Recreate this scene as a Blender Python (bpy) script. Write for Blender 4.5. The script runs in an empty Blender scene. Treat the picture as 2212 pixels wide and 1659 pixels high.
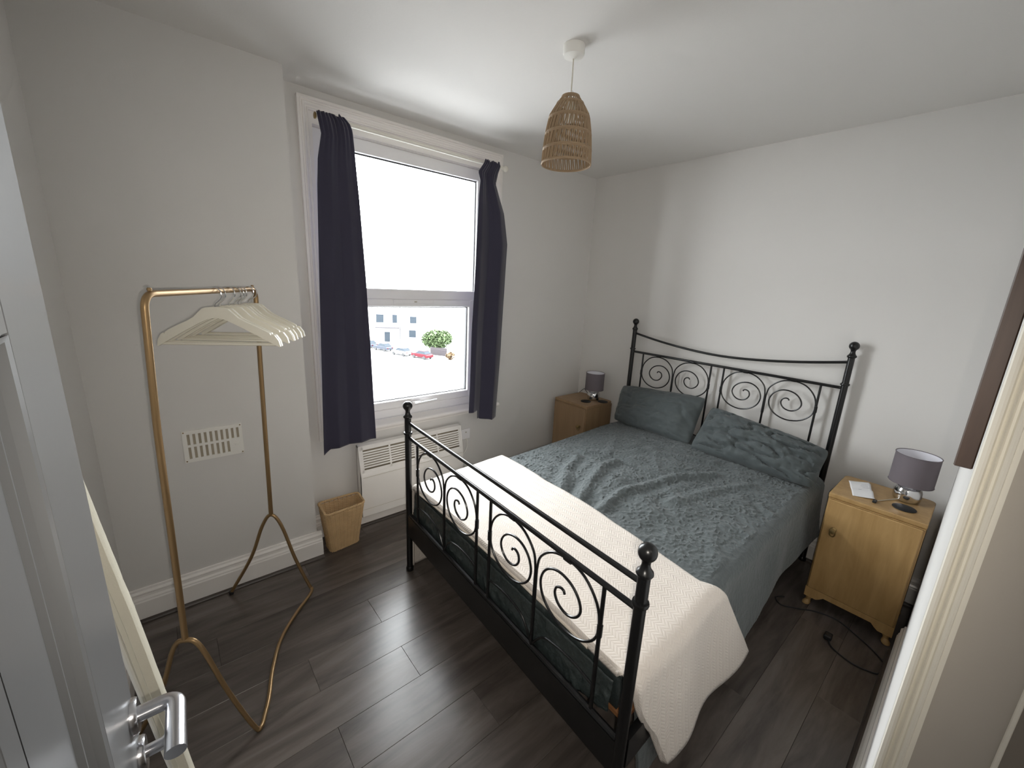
import bpy, bmesh, math, random
from mathutils import Vector, Matrix, noise
random.seed(7)
PI = math.pi
sc = bpy.context.scene
COL = sc.collection

# ---------------------------------------------------------------- camera, world, lights, exposure
CAM = Vector((-3.0641, -2.5567, 1.6647))
R_ = Vector((0.765107, -0.642219, 0.046542)); U_ = Vector((0.117351, 0.210146, 0.970602)); F_ = Vector((0.633119, 0.737153, -0.236149))
cam_d = bpy.data.cameras.new('camera'); cam = bpy.data.objects.new('camera', cam_d); COL.objects.link(cam)
cam_d.sensor_fit = 'HORIZONTAL'; cam_d.sensor_width = 36.0; cam_d.lens = 36.0 * 882.452 / 2212.0
cam_d.clip_start = 0.02; cam_d.clip_end = 400
cam.matrix_world = Matrix(((R_.x, U_.x, -F_.x, CAM.x), (R_.y, U_.y, -F_.y, CAM.y), (R_.z, U_.z, -F_.z, CAM.z), (0, 0, 0, 1)))
sc.camera = cam

SKY = 17.0
world = bpy.data.worlds.new('world'); sc.world = world; world.use_nodes = True
bg = world.node_tree.nodes['Background']; bg.inputs[0].default_value = (0.965, 0.97, 1.0, 1); bg.inputs[1].default_value = SKY

def light(name, kind, loc, energy, color=(1, 1, 1), rot=(0, 0, 0), **kw):
    d = bpy.data.lights.new(name, kind); d.energy = energy; d.color = color
    for k, v in kw.items(): setattr(d, k, v)
    o = bpy.data.objects.new(name, d); o.location = loc; o.rotation_euler = rot; COL.objects.link(o); return o
# sampling aid in the window opening (emits nothing itself)
p = light('window_portal', 'AREA', (-1.75, 0.30, 1.6), 1.0, rot=(-PI / 2, 0, 0), shape='RECTANGLE', size=1.3, size_y=1.9)
p.data.cycles.is_portal = True
# weak fill light added on the unseen landing behind the photographer, no fitting
light('landing_fill', 'AREA', (-2.6, -3.6, 2.5), 3.0, (1.0, 0.93, 0.84), size=0.6)
# the phone's own small flash, beside its lens (warm hard edge shadows on the chimney wall)
fl_ = light('phone_flash', 'SPOT', CAM + R_ * 0.028 - U_ * 0.022, 32.0, (1.0, 0.935, 0.84), shadow_soft_size=0.004, spot_size=math.radians(122), spot_blend=0.95)
fl_.rotation_euler = cam.matrix_world.to_euler()

vs = sc.view_settings
vs.view_transform = 'Standard'; vs.look = 'None'; vs.gamma = 1.0; vs.use_curve_mapping = False
vs.exposure = 0.46
try:
    sc.cycles.use_denoising = True
    sc.cycles.max_bounces = 12; sc.cycles.diffuse_bounces = 8; sc.cycles.transparent_max_bounces = 16
    sc.cycles.caustics_reflective = False; sc.cycles.sample_clamp_indirect = 8.0
except Exception: pass

# ---------------------------------------------------------------- materials
def nt(m): return m.node_tree.nodes, m.node_tree.links
def mat(name, col, rough=0.5, metal=0.0, spec=0.5, bump=None, var=None, sheen=0.0):
    """col linear rgb; bump=(scale, strength, distance); var=(scale, amount) slow colour mottling"""
    m = bpy.data.materials.new(name); m.use_nodes = True; N, L = nt(m); b = N['Principled BSDF']
    b.inputs['Base Color'].default_value = (*col, 1); b.inputs['Roughness'].default_value = rough
    b.inputs['Metallic'].default_value = metal; b.inputs['Specular IOR Level'].default_value = spec
    if sheen: b.inputs['Sheen Weight'].default_value = sheen
    tc = N.new('ShaderNodeTexCoord')
    if var:
        n = N.new('ShaderNodeTexNoise'); n.inputs['Scale'].default_value = var[0]; n.inputs['Detail'].default_value = 4
        L.new(tc.outputs['Object'], n.inputs['Vector'])
        r = N.new('ShaderNodeMapRange'); r.inputs['To Min'].default_value = 1 - var[1]; r.inputs['To Max'].default_value = 1 + var[1]
        L.new(n.outputs['Fac'], r.inputs['Value'])
        mx = N.new('ShaderNodeMix'); mx.data_type = 'RGBA'; mx.blend_type = 'MULTIPLY'; mx.inputs[0].default_value = 1
        mx.inputs[6].default_value = (*col, 1); L.new(r.outputs[0], mx.inputs[7]); L.new(mx.outputs[2], b.inputs['Base Color'])
    if bump:
        n2 = N.new('ShaderNodeTexNoise'); n2.inputs['Scale'].default_value = bump[0]; n2.inputs['Detail'].default_value = 3
        L.new(tc.outputs['Object'], n2.inputs['Vector'])
        bp = N.new('ShaderNodeBump'); bp.inputs['Strength'].default_value = bump[1]; bp.inputs['Distance'].default_value = bump[2]
        L.new(n2.outputs['Fac'], bp.inputs['Height']); L.new(bp.outputs[0], b.inputs['Normal'])
    return m

def wood(name, c1, c2, rough, scale=(1, 1, 1), spec=0.4, per_object=True, knots=0.0, bumpd=0.0006, ramp=(0.3, 0.7)):
    """grain stretched by scale (small number = long grain along that axis)"""
    m = bpy.data.materials.new(name); m.use_nodes = True; N, L = nt(m); b = N['Principled BSDF']
    b.inputs['Roughness'].default_value = rough; b.inputs['Specular IOR Level'].default_value = spec
    tc = N.new('ShaderNodeTexCoord'); mp = N.new('ShaderNodeMapping'); mp.inputs['Scale'].default_value = scale
    L.new(tc.outputs['Object'], mp.inputs['Vector'])
    oi = N.new('ShaderNodeObjectInfo')
    if per_object:
        cb = N.new('ShaderNodeCombineXYZ'); mu = N.new('ShaderNodeMath'); mu.operation = 'MULTIPLY'; mu.inputs[1].default_value = 37.0
        L.new(oi.outputs['Random'], mu.inputs[0])
        for i in range(3): L.new(mu.outputs[0], cb.inputs[i])
        L.new(cb.outputs[0], mp.inputs['Location'])
    n1 = N.new('ShaderNodeTexNoise'); n1.inputs['Scale'].default_value = 2.2; n1.inputs['Detail'].default_value = 7; n1.inputs['Roughness'].default_value = 0.62; n1.inputs['Distortion'].default_value = 0.6
    L.new(mp.outputs[0], n1.inputs['Vector'])
    cr = N.new('ShaderNodeValToRGB'); cr.color_ramp.elements[0].position = ramp[0]; cr.color_ramp.elements[1].position = ramp[1]
    cr.color_ramp.elements[0].color = (*c1, 1); cr.color_ramp.elements[1].color = (*c2, 1)
    L.new(n1.outputs['Fac'], cr.inputs['Fac'])
    out = cr.outputs['Color']
    if per_object:
        r = N.new('ShaderNodeMapRange'); r.inputs['To Min'].default_value = 0.86; r.inputs['To Max'].default_value = 1.14
        L.new(oi.outputs['Random'], r.inputs['Value'])
        mx = N.new('ShaderNodeMix'); mx.data_type = 'RGBA'; mx.blend_type = 'MULTIPLY'; mx.inputs[0].default_value = 1
        L.new(out, mx.inputs[6]); L.new(r.outputs[0], mx.inputs[7]); out = mx.outputs[2]
    if knots:
        v = N.new('ShaderNodeTexNoise'); v.inputs['Scale'].default_value = 1.3; v.inputs['Detail'].default_value = 2
        L.new(mp.outputs[0], v.inputs['Vector'])
        r2 = N.new('ShaderNodeMapRange'); r2.inputs['From Min'].default_value = 0.62; r2.inputs['From Max'].default_value = 0.78; r2.inputs['To Min'].default_value = 1.0; r2.inputs['To Max'].default_value = 1 - knots
        L.new(v.outputs['Fac'], r2.inputs['Value'])
        mx2 = N.new('ShaderNodeMix'); mx2.data_type = 'RGBA'; mx2.blend_type = 'MULTIPLY'; mx2.inputs[0].default_value = 1
        L.new(out, mx2.inputs[6]); L.new(r2.outputs[0], mx2.inputs[7]); out = mx2.outputs[2]
    L.new(out, b.inputs['Base Color'])
    bp = N.new('ShaderNodeBump'); bp.inputs['Strength'].default_value = 0.35; bp.inputs['Distance'].default_value = bumpd
    L.new(n1.outputs['Fac'], bp.inputs['Height']); L.new(bp.outputs[0], b.inputs['Normal'])
    return m

M = {}
M['wall'] = mat('wall_paint', (0.70, 0.684, 0.664), 0.75, spec=0.25, bump=(180, 0.12, 0.002), var=(1.2, 0.015))
M['ceil'] = mat('ceiling_paint', (0.74, 0.725, 0.705), 0.85, spec=0.2, bump=(140, 0.15, 0.002))
M['beige'] = mat('beige_grey_paint', (0.45, 0.415, 0.37), 0.7, spec=0.25, bump=(120, 0.1, 0.002), var=(3, 0.04))
M['gloss'] = mat('white_gloss_paint', (0.87, 0.84, 0.81), 0.25, spec=0.5, bump=(25, 0.05, 0.002))
M['jamb'] = mat('cream_gloss_paint', (0.80, 0.77, 0.69), 0.25, spec=0.5, bump=(40, 0.12, 0.002))
M['doorpaint'] = mat('door_satin_paint', (0.24, 0.242, 0.245), 0.30, spec=0.5, bump=(60, 0.06, 0.001))
M['upvc'] = mat('white_plastic', (0.86, 0.85, 0.86), 0.25, spec=0.5)
M['heater'] = mat('heater_enamel', (0.85, 0.83, 0.80), 0.35, spec=0.5)
M['grille_in'] = mat('heater_inside', (0.42, 0.37, 0.29), 0.6)
M['gasket'] = mat('black_gasket', (0.02, 0.02, 0.025), 0.5)
M['black'] = mat('black_enamel', (0.006, 0.006, 0.0065), 0.30, spec=0.5, bump=(90, 0.1, 0.0006))
M['gold'] = mat('brushed_gold_paint', (0.36, 0.235, 0.115), 0.36, metal=0.7, bump=(120, 0.05, 0.0005))
M['chrome'] = mat('chrome', (0.75, 0.75, 0.76), 0.12, metal=1.0)
M['satin_chrome'] = mat('satin_chrome', (0.70, 0.70, 0.73), 0.22, metal=1.0)
M['hanger'] = mat('cream_painted_wood', (0.78, 0.74, 0.63), 0.4)
M['cream'] = mat('cream_cover', (0.74, 0.69, 0.56), 0.85, bump=(260, 0.4, 0.002), var=(14, 0.06))
M['pillow'] = mat('green_grey_cotton', (0.078, 0.092, 0.095), 0.75, spec=0.3, bump=(320, 0.1, 0.001), sheen=0.15)
M['sheet'] = mat('dark_green_satin', (0.036, 0.047, 0.047), 0.36, spec=0.6, bump=(34, 0.8, 0.008))
M['navy'] = mat('navy_curtain_cloth', (0.028, 0.026, 0.050), 0.7, spec=0.3, bump=(700, 0.1, 0.0005), sheen=0.35)
M['rattan'] = mat('paper_cane', (0.315, 0.222, 0.137), 0.75, bump=(200, 0.3, 0.001), var=(40, 0.15))
M['wicker'] = mat('wicker_willow', (0.56, 0.385, 0.205), 0.6, bump=(150, 0.3, 0.001), var=(18, 0.22))
M['shade'] = mat('grey_lampshade_cloth', (0.155, 0.135, 0.150), 0.85, bump=(900, 0.2, 0.0004))
M['shade_in'] = mat('white_shade_lining', (0.80, 0.80, 0.86), 0.7)
M['paper'] = mat('white_paper', (0.82, 0.82, 0.83), 0.8)
M['ink'] = mat('faint_ink', (0.35, 0.36, 0.42), 0.8)
M['dark'] = mat('dark_rubber', (0.012, 0.012, 0.013), 0.55)
M['clearcord'] = mat('clear_cord', (0.5, 0.46, 0.38), 0.25)
M['whiteplastic'] = mat('white_fitting', (0.84, 0.825, 0.78), 0.35)
M['cordwhite'] = mat('white_cord', (0.66, 0.62, 0.54), 0.5)
M['brass'] = mat('aged_brass', (0.30, 0.21, 0.09), 0.4, metal=0.8, var=(60, 0.3))
M['bulb'] = mat('white_bulb_glass', (0.85, 0.84, 0.80), 0.2)
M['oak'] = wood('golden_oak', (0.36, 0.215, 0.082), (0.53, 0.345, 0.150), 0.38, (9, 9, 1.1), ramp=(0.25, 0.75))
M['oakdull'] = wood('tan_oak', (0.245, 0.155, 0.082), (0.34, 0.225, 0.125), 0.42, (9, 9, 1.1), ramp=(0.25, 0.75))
M['slat'] = wood('pine_slat', (0.20, 0.085, 0.035), (0.30, 0.14, 0.06), 0.6, (8, 0.6, 8))
M['walnut'] = wood('dark_brown_wood', (0.050, 0.029, 0.021), (0.098, 0.060, 0.044), 0.5, (14, 14, 1.3))
M['plank'] = wood('dark_grey_brown_laminate', (0.062, 0.051, 0.045), (0.165, 0.140, 0.124), 0.27, (0.85, 5.5, 1), spec=0.5, knots=0.5, bumpd=0.0008, ramp=(0.28, 0.74))
M['beading'] = wood('dark_floor_beading', (0.045, 0.036, 0.032), (0.09, 0.075, 0.066), 0.4, (0.8, 6, 6))

def glass_mat():
    m = bpy.data.materials.new('window_glass'); m.use_nodes = True; N, L = nt(m)
    N.remove(N['Principled BSDF']); t = N.new('ShaderNodeBsdfTransparent'); t.inputs[0].default_value = (0.95, 0.97, 0.965, 1)
    g = N.new('ShaderNodeBsdfGlossy'); g.inputs['Roughness'].default_value = 0.02
    lw = N.new('ShaderNodeLayerWeight'); lw.inputs['Blend'].default_value = 0.12
    mx = N.new('ShaderNodeMixShader'); L.new(lw.outputs['Fresnel'], mx.inputs[0]); L.new(t.outputs[0], mx.inputs[1]); L.new(g.outputs[0], mx.inputs[2])
    L.new(mx.outputs[0], N['Material Output'].inputs[0]); return m
M['glass'] = glass_mat()

def duvet_mat():
    """seersucker cloth with puckered, leaf-like relief"""
    m = bpy.data.materials.new('puckered_green_grey_cotton'); m.use_nodes = True; N, L = nt(m); b = N['Principled BSDF']
    b.inputs['Base Color'].default_value = (0.098, 0.114, 0.117, 1); b.inputs['Roughness'].default_value = 0.78; b.inputs['Sheen Weight'].default_value = 0.2
    b.inputs['Specular IOR Level'].default_value = 0.3
    tc = N.new('ShaderNodeTexCoord'); mp = N.new('ShaderNodeMapping'); mp.inputs['Scale'].default_value = (60, 60, 60)
    L.new(tc.outputs['Object'], mp.inputs[0])
    v = N.new('ShaderNodeTexNoise'); v.noise_type = 'RIDGED_MULTIFRACTAL' if hasattr(v, 'noise_type') else v.noise_type
    v.inputs['Scale'].default_value = 1.0; v.inputs['Detail'].default_value = 2.5; v.inputs['Distortion'].default_value = 1.6
    L.new(mp.outputs[0], v.inputs['Vector'])
    bp = N.new('ShaderNodeBump'); bp.inputs['Strength'].default_value = 0.45; bp.inputs['Distance'].default_value = 0.004
    L.new(v.outputs['Fac'], bp.inputs['Height']); L.new(bp.outputs[0], b.inputs['Normal']); return m
M['duvet'] = duvet_mat()

def throw_mat():
    """cream quilted throw: chevron columns of small raised pads (UV in metres)"""
    m = bpy.data.materials.new('cream_chevron_quilt'); m.use_nodes = True; N, L = nt(m); b = N['Principled BSDF']
    b.inputs['Base Color'].default_value = (0.76, 0.69, 0.625, 1); b.inputs['Roughness'].default_value = 0.85; b.inputs['Sheen Weight'].default_value = 0.15
    b.inputs['Specular IOR Level'].default_value = 0.25
    uv = N.new('ShaderNodeUVMap'); sp = N.new('ShaderNodeSeparateXYZ'); L.new(uv.outputs[0], sp.inputs[0])
    def mth(op, a, bb=None):
        n = N.new('ShaderNodeMath'); n.operation = op
        for i, x in enumerate((a, bb)):
            if x is None: continue
            if isinstance(x, (int, float)): n.inputs[i].default_value = x
            else: L.new(x, n.inputs[i])
        return n.outputs[0]
    x, y = sp.outputs[1], sp.outputs[0]
    tri = mth('PINGPONG', x, 0.0215)                      # chevron column half width 26 mm
    s = mth('ADD', y, mth('MULTIPLY', tri, 0.75))
    rows = mth('ABSOLUTE', mth('SINE', mth('MULTIPLY', s, PI / 0.0125)))
    edge = mth('ABSOLUTE', mth('SINE', mth('MULTIPLY', x, PI / 0.0215)))
    h = mth('MULTIPLY', mth('POWER', rows, 0.5), mth('POWER', edge, 0.4))
    bp = N.new('ShaderNodeBump'); bp.inputs['Strength'].default_value = 0.42; bp.inputs['Distance'].default_value = 0.0035
    L.new(h, bp.inputs['Height']); L.new(bp.outputs[0], b.inputs['Normal']); return m
M['throw'] = throw_mat()
M['throw_back'] = mat('cream_cotton_hem', (0.70, 0.62, 0.53), 0.85, spec=0.25, bump=(500, 0.1, 0.0006))

# ---------------------------------------------------------------- mesh helpers
class MB:
    def __init__(s): s.v = []; s.f = []; s.smooth = []; s.uv = None
    def add(s, vs, fs, smooth=False):
        o = len(s.v); s.v += [tuple(p) for p in vs]; s.f += [[i + o for i in f] for f in fs]; s.smooth += [smooth] * len(fs); return s
    def box(s, x0, x1, y0, y1, z0, z1):
        x0, x1 = min(x0, x1), max(x0, x1); y0, y1 = min(y0, y1), max(y0, y1); z0, z1 = min(z0, z1), max(z0, z1)
        v = [(x0, y0, z0), (x1, y0, z0), (x1, y1, z0), (x0, y1, z0), (x0, y0, z1), (x1, y0, z1), (x1, y1, z1), (x0, y1, z1)]
        return s.add(v, [[0, 3, 2, 1], [4, 5, 6, 7], [0, 1, 5, 4], [1, 2, 6, 5], [2, 3, 7, 6], [3, 0, 4, 7]])
    def cbox(s, x0, x1, y0, y1, z0, z1, b=0.003):
        """box with chamfered edges"""
        bm = bmesh.new(); bmesh.ops.create_cube(bm, size=1)
        for v in bm.verts: v.co = Vector(((x0 + x1) / 2 + v.co.x * abs(x1 - x0), (y0 + y1) / 2 + v.co.y * abs(y1 - y0), (z0 + z1) / 2 + v.co.z * abs(z1 - z0)))
        bmesh.ops.bevel(bm, geom=bm.edges[:], offset=b, segments=2 if b > 0.004 else 1, affect='EDGES', profile=0.5)
        bm.verts.index_update(); s.add([v.co[:] for v in bm.verts], [[v.index for v in f.verts] for f in bm.faces]); bm.free(); return s
    def tube(s, pts, r, n=10, closed=False, caps=True, flat=None):
        """swept tube; r number or list; flat=(a,b) elliptical factors"""
        P = [Vector(p) for p in pts]; m = len(P); rr = r if isinstance(r, (list, tuple)) else [r] * m
        T = []
        for i in range(m):
            if closed: t = P[(i + 1) % m] - P[(i - 1) % m]
            else: t = P[min(i + 1, m - 1)] - P[max(i - 1, 0)]
            T.append(t.normalized())
        a = Vector((0, 0, 1)) if abs(T[0].z) < 0.9 else Vector((1, 0, 0))
        nrm = T[0].cross(a).normalized(); vs = []
        for i in range(m):
            if i: nrm = (nrm - T[i] * nrm.dot(T[i])).normalized()
            bi = T[i].cross(nrm)
            for k in range(n):
                an = 2 * PI * k / n; fa, fb = flat if flat else (1, 1)
                vs.append(P[i] + (nrm * math.cos(an) * fa + bi * math.sin(an) * fb) * rr[i])
        fs = []
        for i in range(m if closed else m - 1):
            j = (i + 1) % m
            for k in range(n): fs.append([i * n + k, i * n + (k + 1) % n, j * n + (k + 1) % n, j * n + k])
        s.add(vs, fs, True)
        if caps and not closed:
            s.add(vs[:n], [list(range(n))[::-1]]); s.add(vs[-n:], [list(range(n))])
        return s
    def lathe(s, prof, c=(0, 0, 0), n=24, cap=True, smooth=True):
        """profile [(r,z)] around vertical axis at c"""
        vs = []; fs = []; m = len(prof)
        for r, z in prof:
            for k in range(n): a = 2 * PI * k / n; vs.append((c[0] + r * math.cos(a), c[1] + r * math.sin(a), c[2] + z))
        for i in range(m - 1):
            for k in range(n): fs.append([i * n + k, i * n + (k + 1) % n, (i + 1) * n + (k + 1) % n, (i + 1) * n + k])
        s.add(vs, fs, smooth)
        if cap: s.add(vs[:n], [list(range(n))[::-1]]); s.add(vs[-n:], [list(range(n))])
        return s
    def prism(s, poly, a, b, axis='y', smooth=False):
        """extrude 2d polygon: axis y -> poly is (x,z); axis x -> (y,z); axis z -> (x,y)"""
        f = {'y': lambda p, t: (p[0], t, p[1]), 'x': lambda p, t: (t, p[0], p[1]), 'z': lambda p, t: (p[0], p[1], t)}[axis]
        n = len(poly); v = [f(p, a) for p in poly] + [f(p, b) for p in poly]
        s.add(v, [[i, (i + 1) % n, n + (i + 1) % n, n + i] for i in range(n)], smooth)
        s.add(v, [list(range(n))[::-1], [n + i for i in range(n)]]); return s
    def grid(s, fn, nu, nv, smooth=True):
        vs = [fn(i / nu, j / nv) for j in range(nv + 1) for i in range(nu + 1)]
        fs = [[j * (nu + 1) + i, j * (nu + 1) + i + 1, (j + 1) * (nu + 1) + i + 1, (j + 1) * (nu + 1) + i] for j in range(nv) for i in range(nu)]
        return s.add(vs, fs, smooth)
    def xform(s, m): s.v = [tuple(m @ Vector(p)) for p in s.v]; return s
    def mesh(s, name, m):
        me = bpy.data.meshes.new(name); me.from_pydata(s.v, [], s.f); me.update()
        bm = bmesh.new(); bm.from_mesh(me); bmesh.ops.remove_doubles(bm, verts=bm.verts, dist=1e-6); bmesh.ops.recalc_face_normals(bm, faces=bm.faces); bm.to_mesh(me); bm.free()
        ang = any(s.smooth)
        if ang:
            for p_ in me.polygons: p_.use_smooth = True
            try: me.set_sharp_from_angle(angle=math.radians(42))
            except Exception: pass
        if m: me.materials.append(m)
        return me
    def build(s, name, m, parent=None, loc=None, kind=None):
        o = bpy.data.objects.new(name, s.mesh(name, m)); COL.objects.link(o)
        if parent: o.parent = parent
        if loc is not None: o.location = loc
        if kind: o['kind'] = kind
        return o
def thing(name, label, cat, loc=(0, 0, 0), group=None, rz=0.0):
    o = bpy.data.objects.new(name, None); COL.objects.link(o); o.location = loc; o.rotation_euler = (0, 0, rz)
    o.empty_display_size = 0.05; o['label'] = label; o['category'] = cat
    if group: o['group'] = group
    return o
def tag(o, label, cat, group=None):
    o['label'] = label; o['category'] = cat
    if group: o['group'] = group
    return o
def struct(name):
    o = bpy.data.objects.new(name, None); COL.objects.link(o); o['kind'] = 'structure'; o.empty_display_size = 0.05; return o
def copy_tree(o, parent=None):
    c = o.copy(); COL.objects.link(c)
    if parent: c.parent = parent
    for ch in list(o.children): copy_tree(ch, c)
    return c
def lerp(a, b, t): return a + (b - a) * t
def interp(tab, x):
    if x <= tab[0][0]: return tab[0][1]
    for (a, b), (c, d) in zip(tab, tab[1:]):
        if x <= c: return b + (d - b) * (x - a) / (c - a)
    return tab[-1][1]
def spline(pts, k=8):
    """Catmull-Rom through points"""
    P = [Vector(p) for p in pts]; P = [P[0] * 2 - P[1]] + P + [P[-1] * 2 - P[-2]]; out = []
    for i in range(1, len(P) - 2):
        for j in range(k):
            t = j / k; a, b, c, d = P[i - 1:i + 3]
            out.append(0.5 * ((2 * b) + (c - a) * t + (2 * a - 5 * b + 4 * c - d) * t * t + (3 * b - a - 3 * c + d) * t ** 3))
    out.append(P[-2]); return out
def fillet(pts, r, k=6):
    """polyline with rounded corners"""
    P = [Vector(p) for p in pts]; out = [P[0]]
    for i in range(1, len(P) - 1):
        a = (P[i - 1] - P[i]); b = (P[i + 1] - P[i]); d = min(r, a.length * 0.49, b.length * 0.49)
        p0 = P[i] + a.normalized() * d; p1 = P[i] + b.normalized() * d
        for j in range(k + 1):
            t = j / k; out.append(p0 * (1 - t) ** 2 + P[i] * 2 * t * (1 - t) + p1 * t * t)
    out.append(P[-1]); return out
def nz(x, y, z=0.0): return noise.noise(Vector((x, y, z)))

# ---------------------------------------------------------------- room shell
H = 2.603; LX = -3.352; YF = -2.5745; YB = -2.678; CBX = -2.51; CBY = -0.177; XJ = -2.26
WX0, WX1, WZ0, WZ1 = -2.365, -1.13, 0.70, 2.50        # wall opening of the window
w = MB(); w.box(LX - 0.2, WX0, 0, 0.30, -0.15, H + 0.15); w.box(WX1, 0.25, 0, 0.30, -0.15, H + 0.15)
w.box(WX0, WX1, 0, 0.30, -0.15, WZ0); w.box(WX0, WX1, 0, 0.30, WZ1, H + 0.15)
w.build('wall_north', M['wall'], kind='structure')
MB().box(LX, CBX, CBY, 0.0, 0, H).build('wall_chimney', M['wall'], kind='structure')
MB().box(0, 0.25, -4.6, 0.0, -0.15, H + 0.15).build('wall_east', M['wall'], kind='structure')
MB().box(LX - 0.2, LX, -4.6, 0, -0.15, H + 0.15).build('wall_west', M['wall'], kind='structure')
w = MB(); w.box(XJ, 0, YF, YB, 0, H); w.box(LX, -3.235, YF, YB, 0, H); w.box(-3.235, XJ, YF, YB, 2.06, H)
w.build('wall_south', M['wall'], kind='structure')
MB().box(LX - 0.2, 0.25, -4.8, -4.6, -0.15, H + 0.15).build('wall_landing', M['beige'], kind='structure')
MB().box(-1.5, -1.4, -4.6, YB, 0, H).build('wall_landing_side', M['beige'], kind='structure')
MB().box(LX - 0.2, 0.25, -4.8, 0.3, H, H + 0.15).build('ceiling', M['ceil'], kind='structure')

# floor: one base slab with planks laid on it, planks run along the window wall
fl = MB().box(LX, 0, -4.6, 0, -0.15, -0.012).build('floor', M['beading'], kind='structure')
rows = []; y = -0.70
PW = 0.187
k0 = -4
JOIN = {0: -2.41, 2: -2.395, 4: -2.25, 1: -2.75, 3: -1.45, -1: -3.05, -2: -1.9, -3: -2.6, -4: -2.2, 5: -2.9, 6: -1.75}
PL = 1.29
for rr in range(-4, 12):
    y1 = min(-0.70 - PW * rr, 0.0); y0 = -0.70 - PW * (rr + 1)
    j = JOIN.get(rr, -3.0 + ((rr * 0.613) % 1) * 1.2)
    xs = [j + PL * q for q in range(-3, 5)]
    for a, b in zip(xs, xs[1:]):
        a2, b2 = max(a, LX), min(b, 0.0)
        if b2 - a2 < 0.02: continue
        hx, hy = (b2 - a2) / 2, (y1 - y0) / 2
        g = 0.0004
        o = MB().cbox(-hx + g, hx - g, -hy + g, hy - g, -0.006, 0.006, 0.0007).build('plank', M['plank'], fl, loc=((a2 + b2) / 2, (y0 + y1) / 2, -0.006))
MB().box(LX, 0, -4.6, -2.96, -0.012, 0.0).build('plank', M['plank'], fl)

# skirting boards: moulded profile, (depth out of the wall, height)
SK = [(0, 0), (0.024, 0), (0.024, 0.105), (0.021, 0.112), (0.021, 0.118), (0.016, 0.128), (0.015, 0.140), (0.017, 0.143), (0.017, 0.149), (0.009, 0.158), (0.007, 0.168), (0, 0.170)]
def skirting(name, a, b, out):
    """a,b ends (x,y) on the wall face, out = unit vector into the room; mitred square"""
    m = MB(); A, B, O = Vector((*a, 0)), Vector((*b, 0)), Vector((*out, 0))
    n = len(SK); vs = [A + O * d + Vector((0, 0, z)) for d, z in SK] + [B + O * d + Vector((0, 0, z)) for d, z in SK]
    m.add(vs, [[i, (i + 1) % n, n + (i + 1) % n, n + i] for i in range(n)]); m.add(vs, [list(range(n))[::-1], [n + i for i in range(n)]])
    o = m.build(name, M['gloss'], kind='structure')
    bd = MB(); q = [(0.024, 0), (0.041, 0), (0.040, 0.006), (0.036, 0.012), (0.030, 0.016), (0.024, 0.017)]; n = len(q)
    vs = [A + O * d + Vector((0, 0, z)) for d, z in q] + [B + O * d + Vector((0, 0, z)) for d, z in q]
    bd.add(vs, [[i, (i + 1) % n, n + (i + 1) % n, n + i] for i in range(n)]); bd.add(vs, [list(range(n))[::-1], [n + i for i in range(n)]])
    bd.build('beading', M['beading'], o); return o
skirting('baseboard_chimney', (LX, CBY), (CBX + 0.024, CBY), (0, -1))
skirting('baseboard_chimney_side', (CBX, CBY), (CBX, 0), (1, 0))
skirting('baseboard_north', (CBX + 0.024, 0), (0, 0), (0, -1))
skirting('baseboard_east', (0, 0), (0, YF), (-1, 0))
skirting('baseboard_west', (LX, YF), (LX, CBY - 0.024), (1, 0))
skirting('baseboard_south', (-2.19, YF), (-0.53, YF), (0, 1))

# right door jamb: moulded frame on the end of the wall, then plaster reveal, then the landing architrave edge
jm = MB()
prof = [(-2.5745, 0), (-2.5745, 0.012), (-2.5762, 0.0155), (-2.5800, 0.0165), (-2.5828, 0.0150), (-2.5845, 0.010), (-2.5860, 0.0085), (-2.5873, 0.0105), (-2.5892, 0.0145), (-2.5905, 0.0105), (-2.5920, 0.008), (-2.5945, 0.008), (-2.5960, 0.0125), (-2.5990, 0.0140), (-2.6015, 0.0125), (-2.6025, 0.007), (-2.6080, 0.0065), (-2.6085, 0)]
jm.prism([(XJ - d, yy) for yy, d in prof], 0, 2.06, 'z'); jm.build('trim_1', M['jamb'], kind='structure')
MB().box(XJ - 0.003, XJ + 0.001, -2.6080, YB, 0, 2.06).build('wall_reveal', M['beige'], kind='structure')
MB().cbox(XJ - 0.006, XJ + 0.02, YB - 0.0035, YB + 0.002, 0, 2.06, 0.001).build('trim_2', M['jamb'], kind='structure')

# ---------------------------------------------------------------- window
win = struct('window_1')
# architrave (casing) with steps, three pieces
AR = [(0, 0), (0, 0.030), (0.012, 0.032), (0.016, 0.022), (0.022, 0.022), (0.026, 0.028), (0.034, 0.024), (0.040, 0.016), (0.046, 0.014), (0.050, 0.018), (0.056, 0.012), (0.056, 0)]
AX0, AX1, AZ1, AZ0 = -2.420, -1.076, 2.557, 0.672
def casing(pts):
    """pts: outer path points with inward 2d directions; mitred"""
    m = MB(); n = len(AR); vs = []
    for (x, z, dx, dz) in pts:
        vs += [(x + dx * a, -d, z + dz * a) for a, d in AR]
    for i in range(len(pts) - 1):
        m.add(vs[i * n:(i + 2) * n], [[k, (k + 1) % n, n + (k + 1) % n, n + k] for k in range(n)])
    m.add(vs[:n], [list(range(n))[::-1]]); m.add(vs[-n:], [list(range(n))]); return m
casing([(AX0, AZ0, 1, 0), (AX0, AZ1, 1, -1)]).build('casing', M['gloss'], win)
casing([(AX0, AZ1, 1, -1), (AX1, AZ1, -1, -1)]).build('casing', M['gloss'], win)
casing([(AX1, AZ1, -1, -1), (AX1, AZ0, -1, 0)]).build('casing', M['gloss'], win)
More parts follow.
